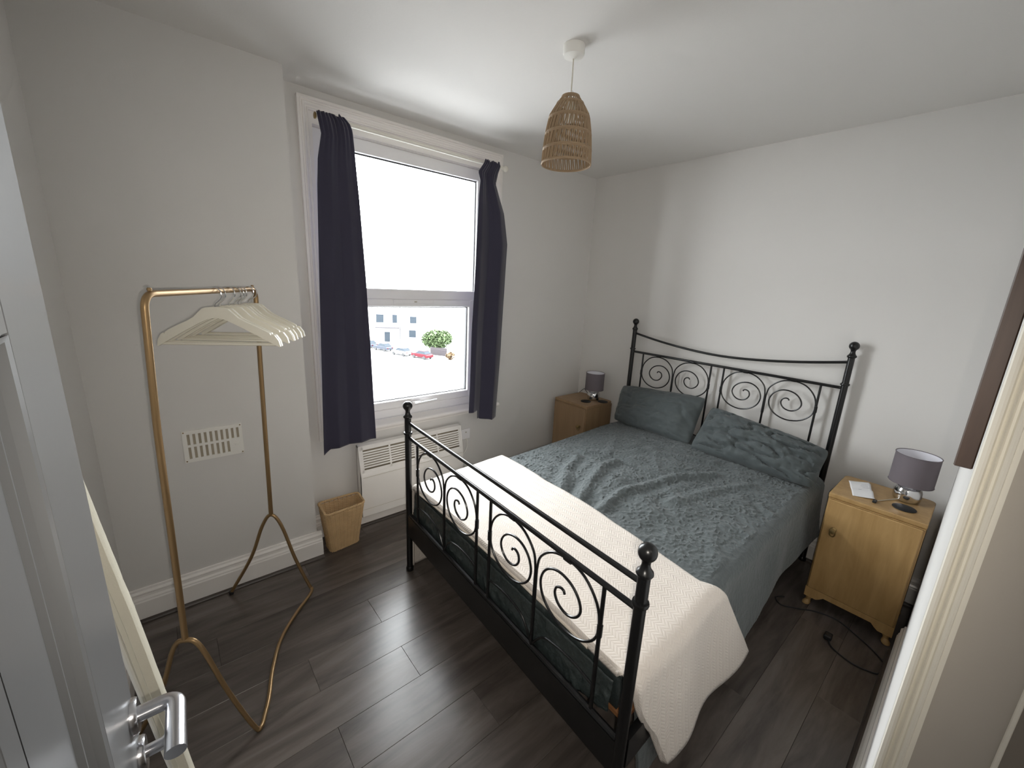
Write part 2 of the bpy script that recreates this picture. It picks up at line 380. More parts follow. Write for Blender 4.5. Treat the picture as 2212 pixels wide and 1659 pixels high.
# timber lining of the reveal
MB().box(WX0, WX0 + 0.02, 0.001, 0.16, WZ0, 2.442).build('lining', M['gloss'], win); MB().box(WX1 - 0.02, WX1, 0.001, 0.16, WZ0, 2.442).build('lining', M['gloss'], win); MB().box(WX0, WX1, 0.001, 0.16, 2.4421, WZ1).build('lining', M['gloss'], win)
FX0, FX1, FZ0, FZ1 = -2.345, -1.15, 0.725, 2.442; FY0, FY1 = 0.045, 0.115
def ring(m, x0, x1, z0, z1, wl, wr, wt, wb, y0, y1, b=0.006):
    m.cbox(x0, x0 + wl, y0, y1, z0, z1, b); m.cbox(x1 - wr, x1, y0, y1, z0, z1, b); m.cbox(x0 + wl - b, x1 - wr + b, y0 + 0.0005, y1 - 0.0005, z1 - wt, z1, b); m.cbox(x0 + wl - b, x1 - wr + b, y0 + 0.0005, y1 - 0.0005, z0, z0 + wb, b); return m
ring(MB(), FX0, FX1, 1.535, FZ1, 0.088, 0.088, 0.072, 0.066, FY0, FY1).build('frame', M['upvc'], win)
ring(MB(), FX0, FX1, FZ0, 1.536, 0.088, 0.088, 0.0, 0.058, FY0 + 0.004, FY1).build('frame', M['upvc'], win)
cs = ring(MB(), FX0 + 0.075, FX1 - 0.075, 0.787, 1.536, 0.075, 0.075, 0.049, 0.056, FY0 - 0.012, FY1 - 0.01, 0.008).build('casement', M['upvc'], win)
MB().box(-2.262, -1.238, 0.084, 0.088, 1.597, 2.374).build('pane', M['glass'], win)
MB().box(-2.20, -1.297, 0.078, 0.082, 0.838, 1.49).build('pane', M['glass'], cs)
g = MB(); g.box(-2.2595, -1.2385, 0.076, 0.0835, 2.364, 2.371); g.box(-1.2435, -1.2375, 0.070, 0.0835, 1.60, 2.371); g.box(-2.2595, -2.253, 0.076, 0.0835, 1.60, 2.371); g.build('gasket', M['gasket'], win)
g = MB(); g.box(-2.196, -1.300, 0.064, 0.0775, 1.4805, 1.487); g.box(-1.306, -1.299, 0.058, 0.0775, 0.842, 1.487); g.box(-2.196, -1.300, 0.070, 0.0775, 0.8425, 0.8475); g.build('gasket', M['gasket'], cs)
m = MB(); m.cbox(-1.90, -1.605, 0.024, 0.046, 1.508, 1.535, 0.003); vc = m.build('trickle_vent', M['upvc'], win)
MB().cbox(-1.752, -1.735, 0.019, 0.026, 1.517, 1.524, 0.001).build('slider', M['grille_in'], vc)
m = MB(); m.cbox(-1.78, -1.715, 0.012, 0.034, 0.800, 0.822, 0.005); m.tube(fillet([(-1.755, 0.02, 0.811), (-1.755, -0.008, 0.811), (-1.60, -0.012, 0.821)], 0.015), [0.010] * 8 + [0.007], 10, flat=(1.2, 0.8)); m.build('handle', M['upvc'], cs)
# sill with a rounded nosing
sp = [(0.05, 0.726), (-0.028, 0.714), (-0.038, 0.709), (-0.043, 0.700), (-0.040, 0.690), (-0.034, 0.684), (-0.020, 0.682), (-0.018, 0.668), (0.0, 0.668), (0.0, 0.70), (0.05, 0.70)]
MB().prism(sp, -2.36, -1.135, 'x').build('sill', M['gloss'], win)
m = MB(); m.prism([(-0.001, 0.714), (-0.028, 0.714), (-0.038, 0.709), (-0.043, 0.700), (-0.040, 0.690), (-0.034, 0.684), (-0.001, 0.684)], -1.135, -1.03, 'x'); m.build('sill_horn', M['gloss'], win)
m = MB(); m.box(FX0, FX1, 0.04, 0.12, 0.700, 0.726); m.build('sill_packer', M['upvc'], win)

# ---------------------------------------------------------------- door leaf, opened against the west wall
door = struct('door_1')
DX0, DX1, DY0, DY1 = -3.213, -3.173, -2.56, -1.803
def stile(y0, y1, z0, z1, nm): MB().cbox(DX0, DX1, y0, y1, z0, z1, 0.002).build(nm, M['doorpaint'], door)
YS = [DY0, -2.455, -2.215, -2.185, -1.985, DY1]
PZ = [(0.22, 0.86), (1.02, 1.60), (1.72, 1.90)]
stile(YS[4], YS[5], 0.008, 2.02, 'stile'); stile(YS[0], YS[1], 0.008, 2.02, 'stile')
zs = [0.008] + [z for q in PZ for z in q] + [2.02]
for i in range(0, len(zs), 2): stile(YS[1], YS[4], zs[i], zs[i + 1], 'rail')
for z0, z1 in PZ:
    stile(YS[2], YS[3], z0, z1, 'muntin')
    for a, b in ((YS[1], YS[2]), (YS[3], YS[4])):
        MB().box(-3.203, -3.190, a, b, z0, z1).build('panel', M['doorpaint'], door)
        mm = MB()   # bolection moulding around the panel
        q = [(0, 0.0), (0.006, -0.002), (0.012, -0.010), (0.020, -0.008), (0.026, -0.013), (0.034, -0.012), (0.040, -0.017)]
        ring_ = [(a, z0, 1, 1), (b, z0, -1, 1), (b, z1, -1, -1), (a, z1, 1, -1)]
        vs = [(DX1 + d, yy + sy * t, zz + sz * t) for yy, zz, sy, sz in ring_ for t, d in q]; n = len(q)
        mm.add(vs, [[i * n + k, i * n + k + 1, ((i + 1) % 4) * n + k + 1, ((i + 1) % 4) * n + k] for i in range(4) for k in range(n - 1)])
        mm.build('moulding', M['doorpaint'], door)
MB().box(-3.200, -3.186, DY1, DY1 + 0.0012, 0.92, 1.12).build('latch_plate', M['satin_chrome'], door)
def rose(y, z):
    m = MB().lathe([(0.026, 0), (0.026, 0.006), (0.024, 0.009), (0.010, 0.0095)], n=28).xform(Matrix.Translation((DX1, y, z)) @ Matrix.Rotation(PI / 2, 4, 'Y')); return m.build('rose', M['satin_chrome'], door)
HY, HZ = -1.838, 1.003
r1 = rose(HY, HZ)
m = MB().tube(fillet([(DX1 + 0.008, HY, HZ), (DX1 + 0.053, HY, HZ), (DX1 + 0.050, HY - 0.100, HZ + 0.002)], 0.020, 8), 0.0108, 18, flat=(1.2, 0.95)); m.build('lever', M['satin_chrome'], door)
r2 = rose(HY, HZ - 0.075)
m = MB().lathe([(0.009, 0), (0.009, 0.02), (0.012, 0.024), (0.012, 0.03)], n=18).xform(Matrix.Translation((DX1 + 0.008, HY, HZ - 0.075)) @ Matrix.Rotation(PI / 2, 4, 'Y')); m.build('thumb_turn', M['satin_chrome'], door)
m = MB().tube(fillet([(DX0 - 0.008, HY, HZ), (DX0 - 0.05, HY, HZ), (DX0 - 0.05, HY - 0.11, HZ)], 0.02, 8), 0.0095, 12); m.build('lever', M['satin_chrome'], door)

# ---------------------------------------------------------------- bed frame
bed = thing('bed_frame', 'black metal double bed frame with scrollwork head and foot panels', 'bed', (0, 0, 0))
HA, HB = Vector((-0.045, -0.594, 0)), Vector((-0.045, -2.044, 0))
FA, FB = Vector((-2.124, -0.617, 0)), Vector((-2.1805, -2.0964, 0))
def post(base, ball, ringz):
    o = MB().tube([base + Vector((0, 0, 0.02)), base + Vector((0, 0, ball - 0.058))], 0.0172, 18).build('post', M['black'], bed)
    MB().lathe([(0.019, 0), (0.0215, 0.003), (0.0215, 0.02), (0.0175, 0.026)], base, 18).build('foot_cap', M['black'], o)
    p = [(0.0172, -0.070), (0.0215, -0.066), (0.0235, -0.062), (0.0225, -0.056), (0.017, -0.050), (0.013, -0.042), (0.0115, -0.034), (0.0125, -0.026)]
    for k in range(1, 13):
        a = -PI / 2 + 0.45 + (PI - 0.45) * k / 12; p.append((max(0.0255 * math.cos(a), 0.0004), 0.0255 * math.sin(a)))
    MB().lathe(p, base + Vector((0, 0, ball)), 24).build('finial', M['black'], o)
    MB().lathe([(0.017, -0.007), (0.022, -0.006), (0.0235, 0), (0.022, 0.006), (0.017, 0.007)], base + Vector((0, 0, ringz)), 20).build('collar', M['black'], o)
for b_ in (HA, HB): post(b_, 1.413, 1.186)
for b_ in (FA, FB): post(b_, 1.011, 0.857)
def scroll(P, e, c, top, left, flip):
    """one scroll: P(s,z)->3d, centre (s,z); outer turn touches rail above and bar beside, spirals in to a small hook"""
    s0, z0 = c; pts = []
    turns = 2.12
    for i in range(96):
        t = i / 95; a = PI * 0.0 - t * turns * 2 * PI * 1.0
        # start on the middle-bar side, go over the top, round and inwards
        R = interp([(0, 0.142), (0.36, 0.130), (0.48, 0.118), (0.62, 0.084), (0.80, 0.062), (0.90, 0.042), (0.96, 0.022), (1.0, 0.016)], t)
        ang = a if flip else PI - a
        ang = (0.15 - t * turns * 2 * PI) if not flip else (PI - 0.15 + t * turns * 2 * PI)
        pts.append(P(s0 + R * math.cos(ang) * 0.98, z0 + R * -math.sin(ang) * (1 if True else -1)))
    return pts
def panel(A, B, zr, zlow, zbar, topfun, beam, rl, bars, mids, cz, hook):
    e = (B - A); L = e.length; e.normalize()
    P = lambda s, z: A + e * s + Vector((0, 0, z))
    r = MB().tube([P(0.010 + (L - 0.02) * i / 24, topfun(i / 24)) for i in range(25)], rl * 0.92, 12).build('top_rail', M['black'], bed)
    r = MB().tube([P(0.010, zlow), P(L - 0.010, zlow)], rl, 12).build('lower_rail', M['black'], bed)
    for s in bars + mids:
        z1 = zlow if s in bars else zlow - 0.13
        MB().tube([P(s, zbar), P(s, z1)], 0.0066, 10).build('bar', M['black'], bed)
    for k in range(4):
        a, b = [(bars[0], mids[0]), (mids[0], bars[1]), (bars[2], mids[1]), (mids[1], bars[3])][k]
        odd = k % 2
        # scroll leaves the middle bar, runs up over the top and winds inwards
        c = ((a + b) / 2, zlow - 0.012 - 0.1395); R0 = (b - a) / 2 - 0.002
        SH = [(-0.985, -0.75), (-0.985, -0.25), (-0.975, 0.2), (-0.87, 0.56), (-0.5, 0.89), (0, 1), (0.5, 0.88), (0.87, 0.5), (0.985, 0.05), (0.9, -0.38), (0.55, -0.71), (0.05, -0.83), (-0.42, -0.71), (-0.73, -0.43), (-0.83, -0.08), (-0.72, 0.25), (-0.48, 0.46), (-0.18, 0.53), (0.15, 0.45), (0.38, 0.25), (0.47, 0), (0.38, -0.22), (0.18, -0.36), (-0.03, -0.37), (-0.22, -0.28), (-0.33, -0.1), (-0.30, 0.08), (-0.18, 0.16), (-0.07, 0.15), (-0.03, 0.08)]
        sg = -1 if odd == 0 else 1
        pre = []; pts = [None, None] + spline([P(c[0] + sg * R0 * px_, c[1] + R0 * pz_) for px_, pz_ in SH], 4)
        o = MB().tube(pre + pts[2:], 0.0045, 8).build('scroll', M['black'], bed)
        # small clips where the scroll meets rail and outer bar
        ob = a if odd == 0 else b
        MB().tube([P(c[0] - 0.014, zlow - 0.004), P(c[0] + 0.014, zlow - 0.004)], 0.0125, 10).build('clip', M['black'], o)
        MB().tube([P(ob, c[1] - 0.03), P(ob, c[1] + 0.01)], 0.0092, 10).build('clip', M['black'], o)
        # wavy rod low down between the bars
        q = []
        for i in range(25):
            t = i / 24; tt = t if odd == 0 else 1 - t
            z = zbar + 0.098 + 0.016 * math.sin(tt * PI * 1.25) * (1 if tt < 0.8 else 1) - 0.075 * max(0, (tt - 0.72) / 0.28) ** 2 - 0.006 * tt
            q.append(P(lerp(a, b, t), z))
        MB().tube(q, 0.0043, 8).build('wavy_rod', M['black'], bed)
    if beam:
        th = Vector((e.y, -e.x, 0)) * 0.012
        m = MB(); q = [P(0.0, beam[0]), P(L, beam[0]), P(L, beam[1]), P(0.0, beam[1])]
        vs = [v + th for v in q] + [v - th for v in q]
        m.add(vs, [[0, 1, 2, 3], [7, 6, 5, 4], [0, 4, 5, 1], [1, 5, 6, 2], [2, 6, 7, 3], [3, 7, 4, 0]]); m.build('cross_beam', M['black'], bed)
        m = MB().tube([P(0.015, beam[1] + 0.004), P(L - 0.015, beam[1] + 0.004)], 0.011, 8); m.build('beam_lip', M['black'], bed)
sag = lambda t: 1.238 + 0.080 * abs(2 * t - 1) ** 1.75
panel(HA, HB, 0, 1.163, 0.50, sag, (0.24, 0.37), 0.0092, [0.107, 0.672, 0.763, 1.338], [0.388, 1.052], 0, False)
panel(FA, FB, 0, 0.833, 0.365, lambda t: 0.917, (0.238, 0.365), 0.0092, [0.117, 0.692, 0.788, 1.363], [0.408, 1.072], 0, True)
for A_, B_ in ((FA, HA), (FB, HB)):
    e = (B_ - A_).normalized(); q = e * 0.03
    side = Vector((-e.y, e.x, 0)) * 0.011
    vs = [A_ + q + Vector((0, 0, z)) + s_ for s_ in (side, -side) for z in (0.25, 0.36)] + [B_ - q + Vector((0, 0, z)) + s_ for s_ in (side, -side) for z in (0.25, 0.36)]
    MB().add(vs, [[0, 1, 5, 4], [2, 6, 7, 3], [1, 3, 7, 5], [0, 4, 6, 2], [0, 2, 3, 1], [4, 5, 7, 6]]).build('side_rail', M['black'], bed)
for i in range(10):
    t = 0.006 + i * 0.105; a = FA.lerp(HA, t); b = FB.lerp(HB, t)
    e = (b - a).normalized(); wv = Vector((-e.y, e.x, 0)) * 0.045
    a = a + e * 0.03; b = b - e * 0.03; off = Vector((0.088, 0, 0))
    vs = [a + off + wv, a + off - wv, b + off - wv, b + off + wv]; vs = [v + Vector((0, 0, 0.362)) for v in vs] + [v + Vector((0, 0, 0.376)) for v in vs]
    MB().add(vs, [[3, 2, 1, 0], [4, 5, 6, 7], [0, 1, 5, 4], [1, 2, 6, 5], [2, 3, 7, 6], [3, 0, 4, 7]]).build('slat', M['slat'], bed)

# ---------------------------------------------------------------- bedding
# bed plan: foot edge slightly skewed like the frame
def foot_x(y): return lerp(-2.095, -2.145, (y + 0.62) / -1.46)
def head_x(y): return -0.085
YN0, YN1 = -0.640, -2.045          # far and near edges of the mattress
def mattress_pt(u, v):             # u 0..1 foot->head, v 0..1 far->near
    y = lerp(YN0, YN1, v); return lerp(foot_x(y) + 0.012, head_x(y), u), y
m = MB(); nu, nv = 40, 30
def mtop(u, v):
    x, y = mattress_pt(u, v); return (x, y, 0.495)
def shell(fn_top, z0, nu, nv):
    pass
# mattress as a rounded slab
def slab(z0, z1, r, inset, wob):
    mb = MB(); rings = []
    prof = [(0.0, z0 + r)] + [(r * (1 - math.cos(a)), z0 + r - r * math.sin(a)) for a in (0.5, 1.0, PI / 2)][::1]
    outl = []
    n1, n2 = 60, 44
    for i in range(n2): outl.append((0.0, i / n2))
    for i in range(n1): outl.append((i / n1, 1.0))
    for i in range(n2): outl.append((1.0, 1 - i / n2))
    for i in range(n1): outl.append((1 - i / n1, 0.0))
    levels = [(r, z0), (r * 0.3, z0 + r * 0.3), (0, z0 + r), (0, (z0 + z1) / 2), (0, z1 - r), (r * 0.3, z1 - r * 0.3), (r, z1)]
    vs = []; n = len(outl)
    for ins, z in levels:
        for (u, v) in outl:
            uu = min(max(u, ins / 2.0), 1 - ins / 2.0); vv = min(max(v, ins / 1.4), 1 - ins / 1.4)
            x, y = mattress_pt(uu, vv); k = wob * nz(x * 9, y * 9, z * 14) if 0 < levels.index((ins, z)) < 6 else 0
            dx = (-1 if u == 0 else 0); dy = (1 if v == 0 else (-1 if v == 1 else 0))
            vs.append((x + dx * k, y + dy * k, z + (0.5 * k if ins else 0)))
    fs = [[l * n + i, l * n + (i + 1) % n, (l + 1) * n + (i + 1) % n, (l + 1) * n + i] for l in range(len(levels) - 1) for i in range(n)]
    mb.add(vs, fs, True); mb.add(vs[:n], [list(range(n))[::-1]]); mb.add(vs[-n:], [list(range(n))]); return mb
tag(slab(0.377, 0.515, 0.03, 0, 0.010).build('mattress', M['sheet']), 'mattress in a glossy dark green fitted sheet behind the foot bars', 'mattress')

def top_z(x):      # bedding height along the bed
    return interp([(-2.12, 0.535), (-1.9, 0.548), (-1.4, 0.565), (-0.95, 0.580), (-0.4, 0.600), (0, 0.60)], x)
def cross(q, x, hem_far, hem_near, extra=0.0, flare=0.0):
    """q: arc position in metres across the bed measured from the far edge (0) to near edge (W); <0 and >W hang down. returns y,z"""
    W = YN0 - YN1; r = 0.055; zt = top_z(x) + extra; y0, y1 = YN0 + 0.030 + extra, YN1 - 0.030 - extra
    Wd = y0 - y1; c = r * PI / 2
    # straight top runs from r to Wd-r ; arcs of length c
    flat = Wd - 2 * r
    crown = lambda s: 0.018 * math.sin(PI * min(max(s / flat, 0), 1)) - 0.022 * (1 - min(max(s / flat, 0), 1)) ** 3
    s = q - r                      # position on the flat top
    if s < 0:
        a = -s
        if a < c: th = a / r; return y0 - r + r * math.sin(th), zt - 0.022 - r + r * math.cos(th)
        d = a - c; return y0 + 0.02 * min(d / 0.2, 1) * 0.5, zt - 0.022 - r - d
    if s > flat:
        a = s - flat
        if a < c: th = a / r; return y1 + r - r * math.sin(th), zt - r + r * math.cos(th)
        d = a - c; return y1 - flare * d * d - 0.06 * d, zt - r - d
    return y0 - r - s, zt + crown(s)

FOLDS = [([(-1.50, -1.19), (-1.29, -1.04), (-1.1, -0.96)], 0.018, 0.028), ([(-1.52, -1.33), (-1.31, -1.24), (-1.1, -1.16), (-0.96, -1.16)], 0.024, 0.030),
         ([(-1.52, -1.46), (-1.29, -1.43), (-1.09, -1.46), (-0.86, -1.52), (-0.64, -1.64)], 0.022, 0.026), ([(-1.15, -1.64), (-0.82, -1.72), (-0.61, -1.83)], 0.013, 0.026),
         ([(-0.78, -1.95), (-0.84, -2.05), (-0.91, -2.10)], 0.012, 0.02), ([(-0.70, -1.15), (-0.58, -1.4), (-0.49, -1.56)], 0.012, 0.03), ([(-1.0, -0.9), (-0.8, -1.1), (-0.6, -1.2)], 0.010, 0.03)]
def fold_h(x, y):
    h = 0.0
    for pts, hh, ww in FOLDS:
        if x < min(p[0] for p in pts) - 0.15 or x > max(p[0] for p in pts) + 0.15: continue
        best = 9
        for (ax, ay), (bx_, by) in zip(pts, pts[1:]):
            dx, dy = bx_ - ax, by - ay; t = max(0, min(1, ((x - ax) * dx + (y - ay) * dy) / (dx * dx + dy * dy)))
            d = math.hypot(x - ax - t * dx, y - ay - t * dy)
            best = min(best, d)
        if best < 0.15:
            h += hh * (math.exp(-(best / ww) ** 2) - 0.35 * math.exp(-((best - 2.1 * ww) / ww) ** 2))
    return h
def duvet_fn(u, v):
    x = lerp(-2.065, -0.10, u)
    W = YN0 - YN1 + 0.06
    q = lerp(-0.24, W + 0.36 + 0.04 * math.sin(u * 5 + 1) + 0.02 * nz(u * 9, 3), v)
    y, z = cross(q, x, 0.24, 0.36, 0.0, 0.12)
    top = 1.0 if 0.05 < q < W - 0.05 else 0.35
    # long lazy folds running from the throw up towards the head, and finer creases
    d1 = nz(x * 2.2 + y * 1.6, y * 3.4 - x * 1.8, 1.0); d2 = nz(x * 6 + y * 4, y * 9 - x * 3, 4.0); d3 = nz(x * 17, y * 21, 8.0)
    fold = max(0, 1 - abs(nz(x * 1.3 + 2 + y * 0.8, y * 2.6 - x * 1.9, 12.0)) * 7.0)
    mid = math.exp(-((x + 1.05) / 0.45) ** 2)
    amp = top * (0.011 * d1 + 0.0065 * d2 + 0.0025 * d3 + 0.006 * fold * (0.4 + mid)) * (0.3 + 0.7 * min(1, max(0, (x + 1.72) / 0.3)))
    wx, wy = x + 0.012 * nz(x * 14, y * 14, 31), y + 0.012 * nz(x * 14, y * 14, 37)
    r1 = abs(nz(wx * 44, wy * 44, 41 + z * 20)); r2 = abs(nz(wx * 75, wy * 75, 47 + z * 30))
    fade = min(1, max(0.1, (x + 1.62) / 0.14)); amp += (0.0052 * max(0, 1 - r1 * 3.4) + 0.0026 * max(0, 1 - r2 * 3.0)) * (1.0 if top == 1 else 0.8)
    if top == 1: amp = (amp + 0.8 * fold_h(x, y)) * fade
    if q > W: y += -0.018 * nz(x * 5, z * 3, 20) * min(1, (q - W) * 6) - 0.006 * d2
    return (x, y - (0 if top == 1 else 0.3 * amp), z + amp * (1 if top == 1 else 0.3) + 0.006)
m = MB().grid(duvet_fn, 440, 470); o = m.build('duvet', M['duvet']); tag(o, 'green-grey puckered duvet spread over the bed', 'duvet')
s_ = o.modifiers.new('thick', 'SOLIDIFY'); s_.thickness = 0.010; s_.offset = -1

# loose end of the fitted sheet hanging between mattress and foot panel
def skirt(u, v):
    y = lerp(YN0 + 0.005, YN1 + 0.02, u); z = lerp(0.50, 0.345 + 0.015 * nz(u * 9, 2.0) + 0.045 * max(0, (u - 0.86) / 0.14), v)
    w_ = 0.010 * nz(u * 26, v * 2.2, 3) + 0.006 * nz(u * 60, v * 5, 7)
    return (foot_x(y) + 0.002 - 0.012 * v - 1.3 * abs(w_) * (0.3 + v), y, z)
sk_ = MB().grid(skirt, 150, 16).build('sheet_edge', M['sheet'], bpy.data.objects['mattress']); s_ = sk_.modifiers.new('thick', 'SOLIDIFY'); s_.thickness = 0.003

# throw folded across the foot of the bed
def throw_uv(u, v):
    W = YN0 - YN1 + 0.06
    q = lerp(-0.52, W + 0.44, v)
    over = max(0.0, q - W + 0.03); far = max(0.0, -q)
    qq = min(max(q, 0), W)
    xh = lerp(-1.455, -1.60, qq / W) + 0.62 * over + 0.0 * far + 0.012 * nz(q * 3, 1.0)    # upper edge
    yy, _ = cross(q, -1.9, 0, 0, 0.02)
    xf = foot_x(yy) + 0.010 + 0.35 * over * min(1, over * 3)                               # foot edge
    return q, W, xh, xf
def throw_fn(u, v):
    q, W, xh, xf = throw_uv(u, v)
    tl = 0.040                                # last part hangs over the mattress end
    L = (xh - xf); t = u * (L + tl) - tl
    inside = 0.0 < q < W
    if t >= 0: x, drop = xf + t, 0.0
    else: x, drop = xf, -t
    rr = 0.018
    y, z = cross(q, max(x, -2.12), 0, 0, 0.027, 0.22)
    if drop > 0 and inside:
        z -= max(0, drop - 0.006); x -= 0.010 * min(1, drop / 0.02)
    elif drop > 0:
        x -= drop * 0.35; y += (0.02 if q > W else -0.02) * min(1, drop / 0.05) * 1.0
    amp = 0.006 * nz(x * 4, y * 4, 2.0) + 0.002 * nz(x * 15, y * 15, 5.0)
    if q > W:
        fo = min(1, (q - W) * 4)
        y -= 0.020 * fo * math.sin(x * 13 + 1.0) * (0.5 + 0.5 * nz(x * 2, 7)) + 0.004
    return (x, y, z + amp)
m = MB().grid(throw_fn, 70, 150); o = m.build('throw_blanket', M['throw']); tag(o, 'cream chevron-quilted throw folded across the foot of the bed', 'blanket')
me = o.data
uvl = me.uv_layers.new(name='UVMap'); nu1 = 71
# uv in metres from the position along the cloth
for poly in me.polygons:
    for li in poly.loop_indices:
        vi = me.loops[li].vertex_index; i_, j_ = vi % nu1, vi // nu1
        q, W_, xh, xf = throw_uv(i_ / 70, j_ / 150); t_ = (i_ / 70) * (xh - xf + 0.04) - 0.04
        uvl.data[li].uv = (q, xf + t_)
s_ = o.modifiers.new('thick', 'SOLIDIFY'); s_.thickness = 0.014; s_.offset = -1
# thick rolled hem along the foot end
def hem_path():
    pts = []
    for i in range(61):
        v = lerp(0.262, 0.765, i / 60); p_ = Vector(throw_fn(0.0, v)); pts.append(p_ + Vector((0.004, 0, 0.004)))
    return pts
MB().tube(hem_path(), 0.0085, 8).build('hem', M['throw_back'], o)

# pillows
def pillow(c, thick, seed, bulge, name, label, rough_=1.0):
    """c: corners TL,TR,BR,BL in 3d (far-top, near-top, near-bottom, far-bottom)"""
    TL, TR, BR, BL = [Vector(p) for p in c]
    def P(u, v): return TL.lerp(TR, u).lerp(BL.lerp(BR, u), v)
    nrm = (TR - TL).cross(BL - TL).normalized()
    if nrm.x > 0: nrm = -nrm
    mb = MB(); n1, n2 = 64, 44
    def f(side):
        def g(u, v):
            a, b = 2 * u - 1, 2 * v - 1
            e = max(0, 1 - abs(a) ** 3.2) ** 0.62 * max(0, 1 - abs(b) ** 2.8) ** 0.62
            # edges pull in slightly between the corners
            cc = 0.035 * (a * b) ** 4; uu = u - 0.022 * a * (1 - b * b) - cc * a; vv = v - 0.030 * b * (1 - a * a) - cc * b * 1.6
            p_ = P(uu, vv)
            w_ = 0.012 * nz(u * 7 + seed, v * 5, 1) + 0.008 * nz(u * 16 + seed, v * 12, 3) + 0.005 * nz(u * 34, v * 26, seed)
            cr = (max(0, 1 - abs(nz(u * 3.5 + v * 2.5 + seed, v * 4 - u * 2, 6)) * 7) * 0.020 + max(0, 1 - abs(nz(u * 9 - v * 6 + seed, v * 4 + u * 5, 16)) * 6) * 0.007) * rough_
            t = e * thick * (0.5 + 0.12 * bulge(u, v)) + (w_ - cr) * min(1, e * 2.2)
            return p_ + nrm * t * side
        return g
    mb.grid(f(1), n1, n2); mb.grid(f(-1), n1, n2)
    o = mb.build(name, M['pillow']); 
    return tag(o, label, 'pillow')
pillow([(-0.105, -0.565, 0.880), (-0.110, -1.312, 0.945), (-0.335, -1.335, 0.614), (-0.300, -0.640, 0.602)], 0.155, 3.0, lambda u, v: 1 - v, 'pillow', 'smooth green-grey pillow propped upright at the window side of the headboard', 0.4)
pillow([(-0.150, -1.352, 0.905), (-0.165, -2.085, 0.815), (-0.380, -2.085, 0.615), (-0.385, -1.335, 0.614)], 0.165, 11.0, lambda u, v: 0.6, 'pillow', 'crumpled green-grey pillow slumped against the headboard at the lamp and paper side', 1.15)

# ---------------------------------------------------------------- nightstands
def nightstand(loc, rz, label, m, hinge):
    """local: front faces -x; width along y (0.375), depth along x"""
    t = thing('nightstand', label, 'nightstand', loc, rz=rz, group=None); D, Wd, Ht = 0.355, 0.372, 0.68
    b = MB(); b.cbox(-D, 0, -Wd / 2, -Wd / 2 + 0.018, 0.10, Ht - 0.022, 0.004); b.cbox(-D, 0, Wd / 2 - 0.018, Wd / 2, 0.10, Ht - 0.022, 0.004)
    b.box(-D + 0.01, -0.004, -Wd / 2 + 0.018, Wd / 2 - 0.018, 0.115, 0.135); b.box(-0.012, -0.004, -Wd / 2 + 0.018, Wd / 2 - 0.018, 0.12, Ht - 0.022); b.box(-D + 0.012, -0.004, -Wd / 2 + 0.018, Wd / 2 - 0.018, Ht - 0.04, Ht - 0.022)
    b.build('carcass', m, t)
    tp = MB(); r = 0.03; poly = [(-D - 0.004, -Wd / 2 - 0.002), (-D - 0.004, Wd / 2 + 0.002)]
    for cx, cy, a0 in ((-r, Wd / 2 + 0.002 - r, PI / 2), (-r, -Wd / 2 - 0.002 + r, 0)):
        for k in range(7): a = a0 - k / 6 * PI / 2; poly.append((cx + r * math.cos(a), cy + r * math.sin(a)))
    tp.prism(poly, Ht - 0.024, Ht, 'z'); o = tp.build('top', m, t)
    bv = o.modifiers.new('bevel', 'BEVEL'); bv.width = 0.004; bv.segments = 2; bv.limit_method = 'ANGLE'
    dr = MB().cbox(-D - 0.016, -D + 0.002, -Wd / 2 + 0.006, Wd / 2 - 0.006, 0.112, Ht - 0.030, 0.004).build('door', m, t)
    MB().cbox(-D - 0.012, -D + 0.002, -Wd / 2 + 0.002, Wd / 2 - 0.002, Ht - 0.0285, Ht - 0.0245, 0.001).build('edge_bead', m, t)
    ky = hinge * (Wd / 2 - 0.055)
    MB().lathe([(0.014, 0), (0.014, 0.003), (0.006, 0.006), (0.005, 0.014), (0.012, 0.018), (0.015, 0.024), (0.012, 0.030), (0.004, 0.032)], n=18).xform(Matrix.Translation((-D - 0.016, ky, 0.49)) @ Matrix.Rotation(-PI / 2, 4, 'Y')).build('knob', M['brass'], dr)
    pl = MB().tube([(-D - 0.030, ky + 0.012 * math.cos(a) * 1.0, 0.474 + 0.018 * math.sin(a)) for a in [k * 2 * PI / 14 for k in range(14)]], 0.003, 6, closed=True); pl.build('drop_ring', M['brass'], dr)
    # apron with bracket curves
    ap = [(-Wd / 2, 0.112), (Wd / 2, 0.112), (Wd / 2, 0.055), (Wd / 2 - 0.055, 0.055), (Wd / 2 - 0.070, 0.066), (Wd / 2 - 0.085, 0.082), (-Wd / 2 + 0.085, 0.082), (-Wd / 2 + 0.070, 0.066), (-Wd / 2 + 0.055, 0.055), (-Wd / 2, 0.055)]
    MB().prism(ap, -D - 0.014, -D + 0.006, 'x').build('apron', m, t)
    for sx in (-D + 0.008, -0.03):
        for sy in (-1, 1):
            pr = [(0.011, 0), (0.017, 0.004), (0.019, 0.012), (0.015, 0.022), (0.011, 0.030), (0.014, 0.042), (0.019, 0.056), (0.019, 0.10)]
            mb = MB().lathe(pr, (0, 0, 0), 14)
            mb.v = [(x - 0.010 * max(0, (0.035 - z) / 0.035) * (1 if sx < -0.1 else -0.3), y + sy * 0.008 * max(0, (0.035 - z) / 0.035), z) for x, y, z in mb.v]
            mb.build('foot', m, t, loc=(sx, sy * (Wd / 2 - 0.022), 0))
    return t
NSR = nightstand((-0.128, -2.351, 0), 0.0, 'golden oak bedside cabinet with a paper note on top, beside the doorway', M['oak'], 1)
NSL = nightstand((-0.030, -0.250, 0), 0.0, 'tan oak bedside cabinet in the corner beyond the bed', M['oakdull'], -1)

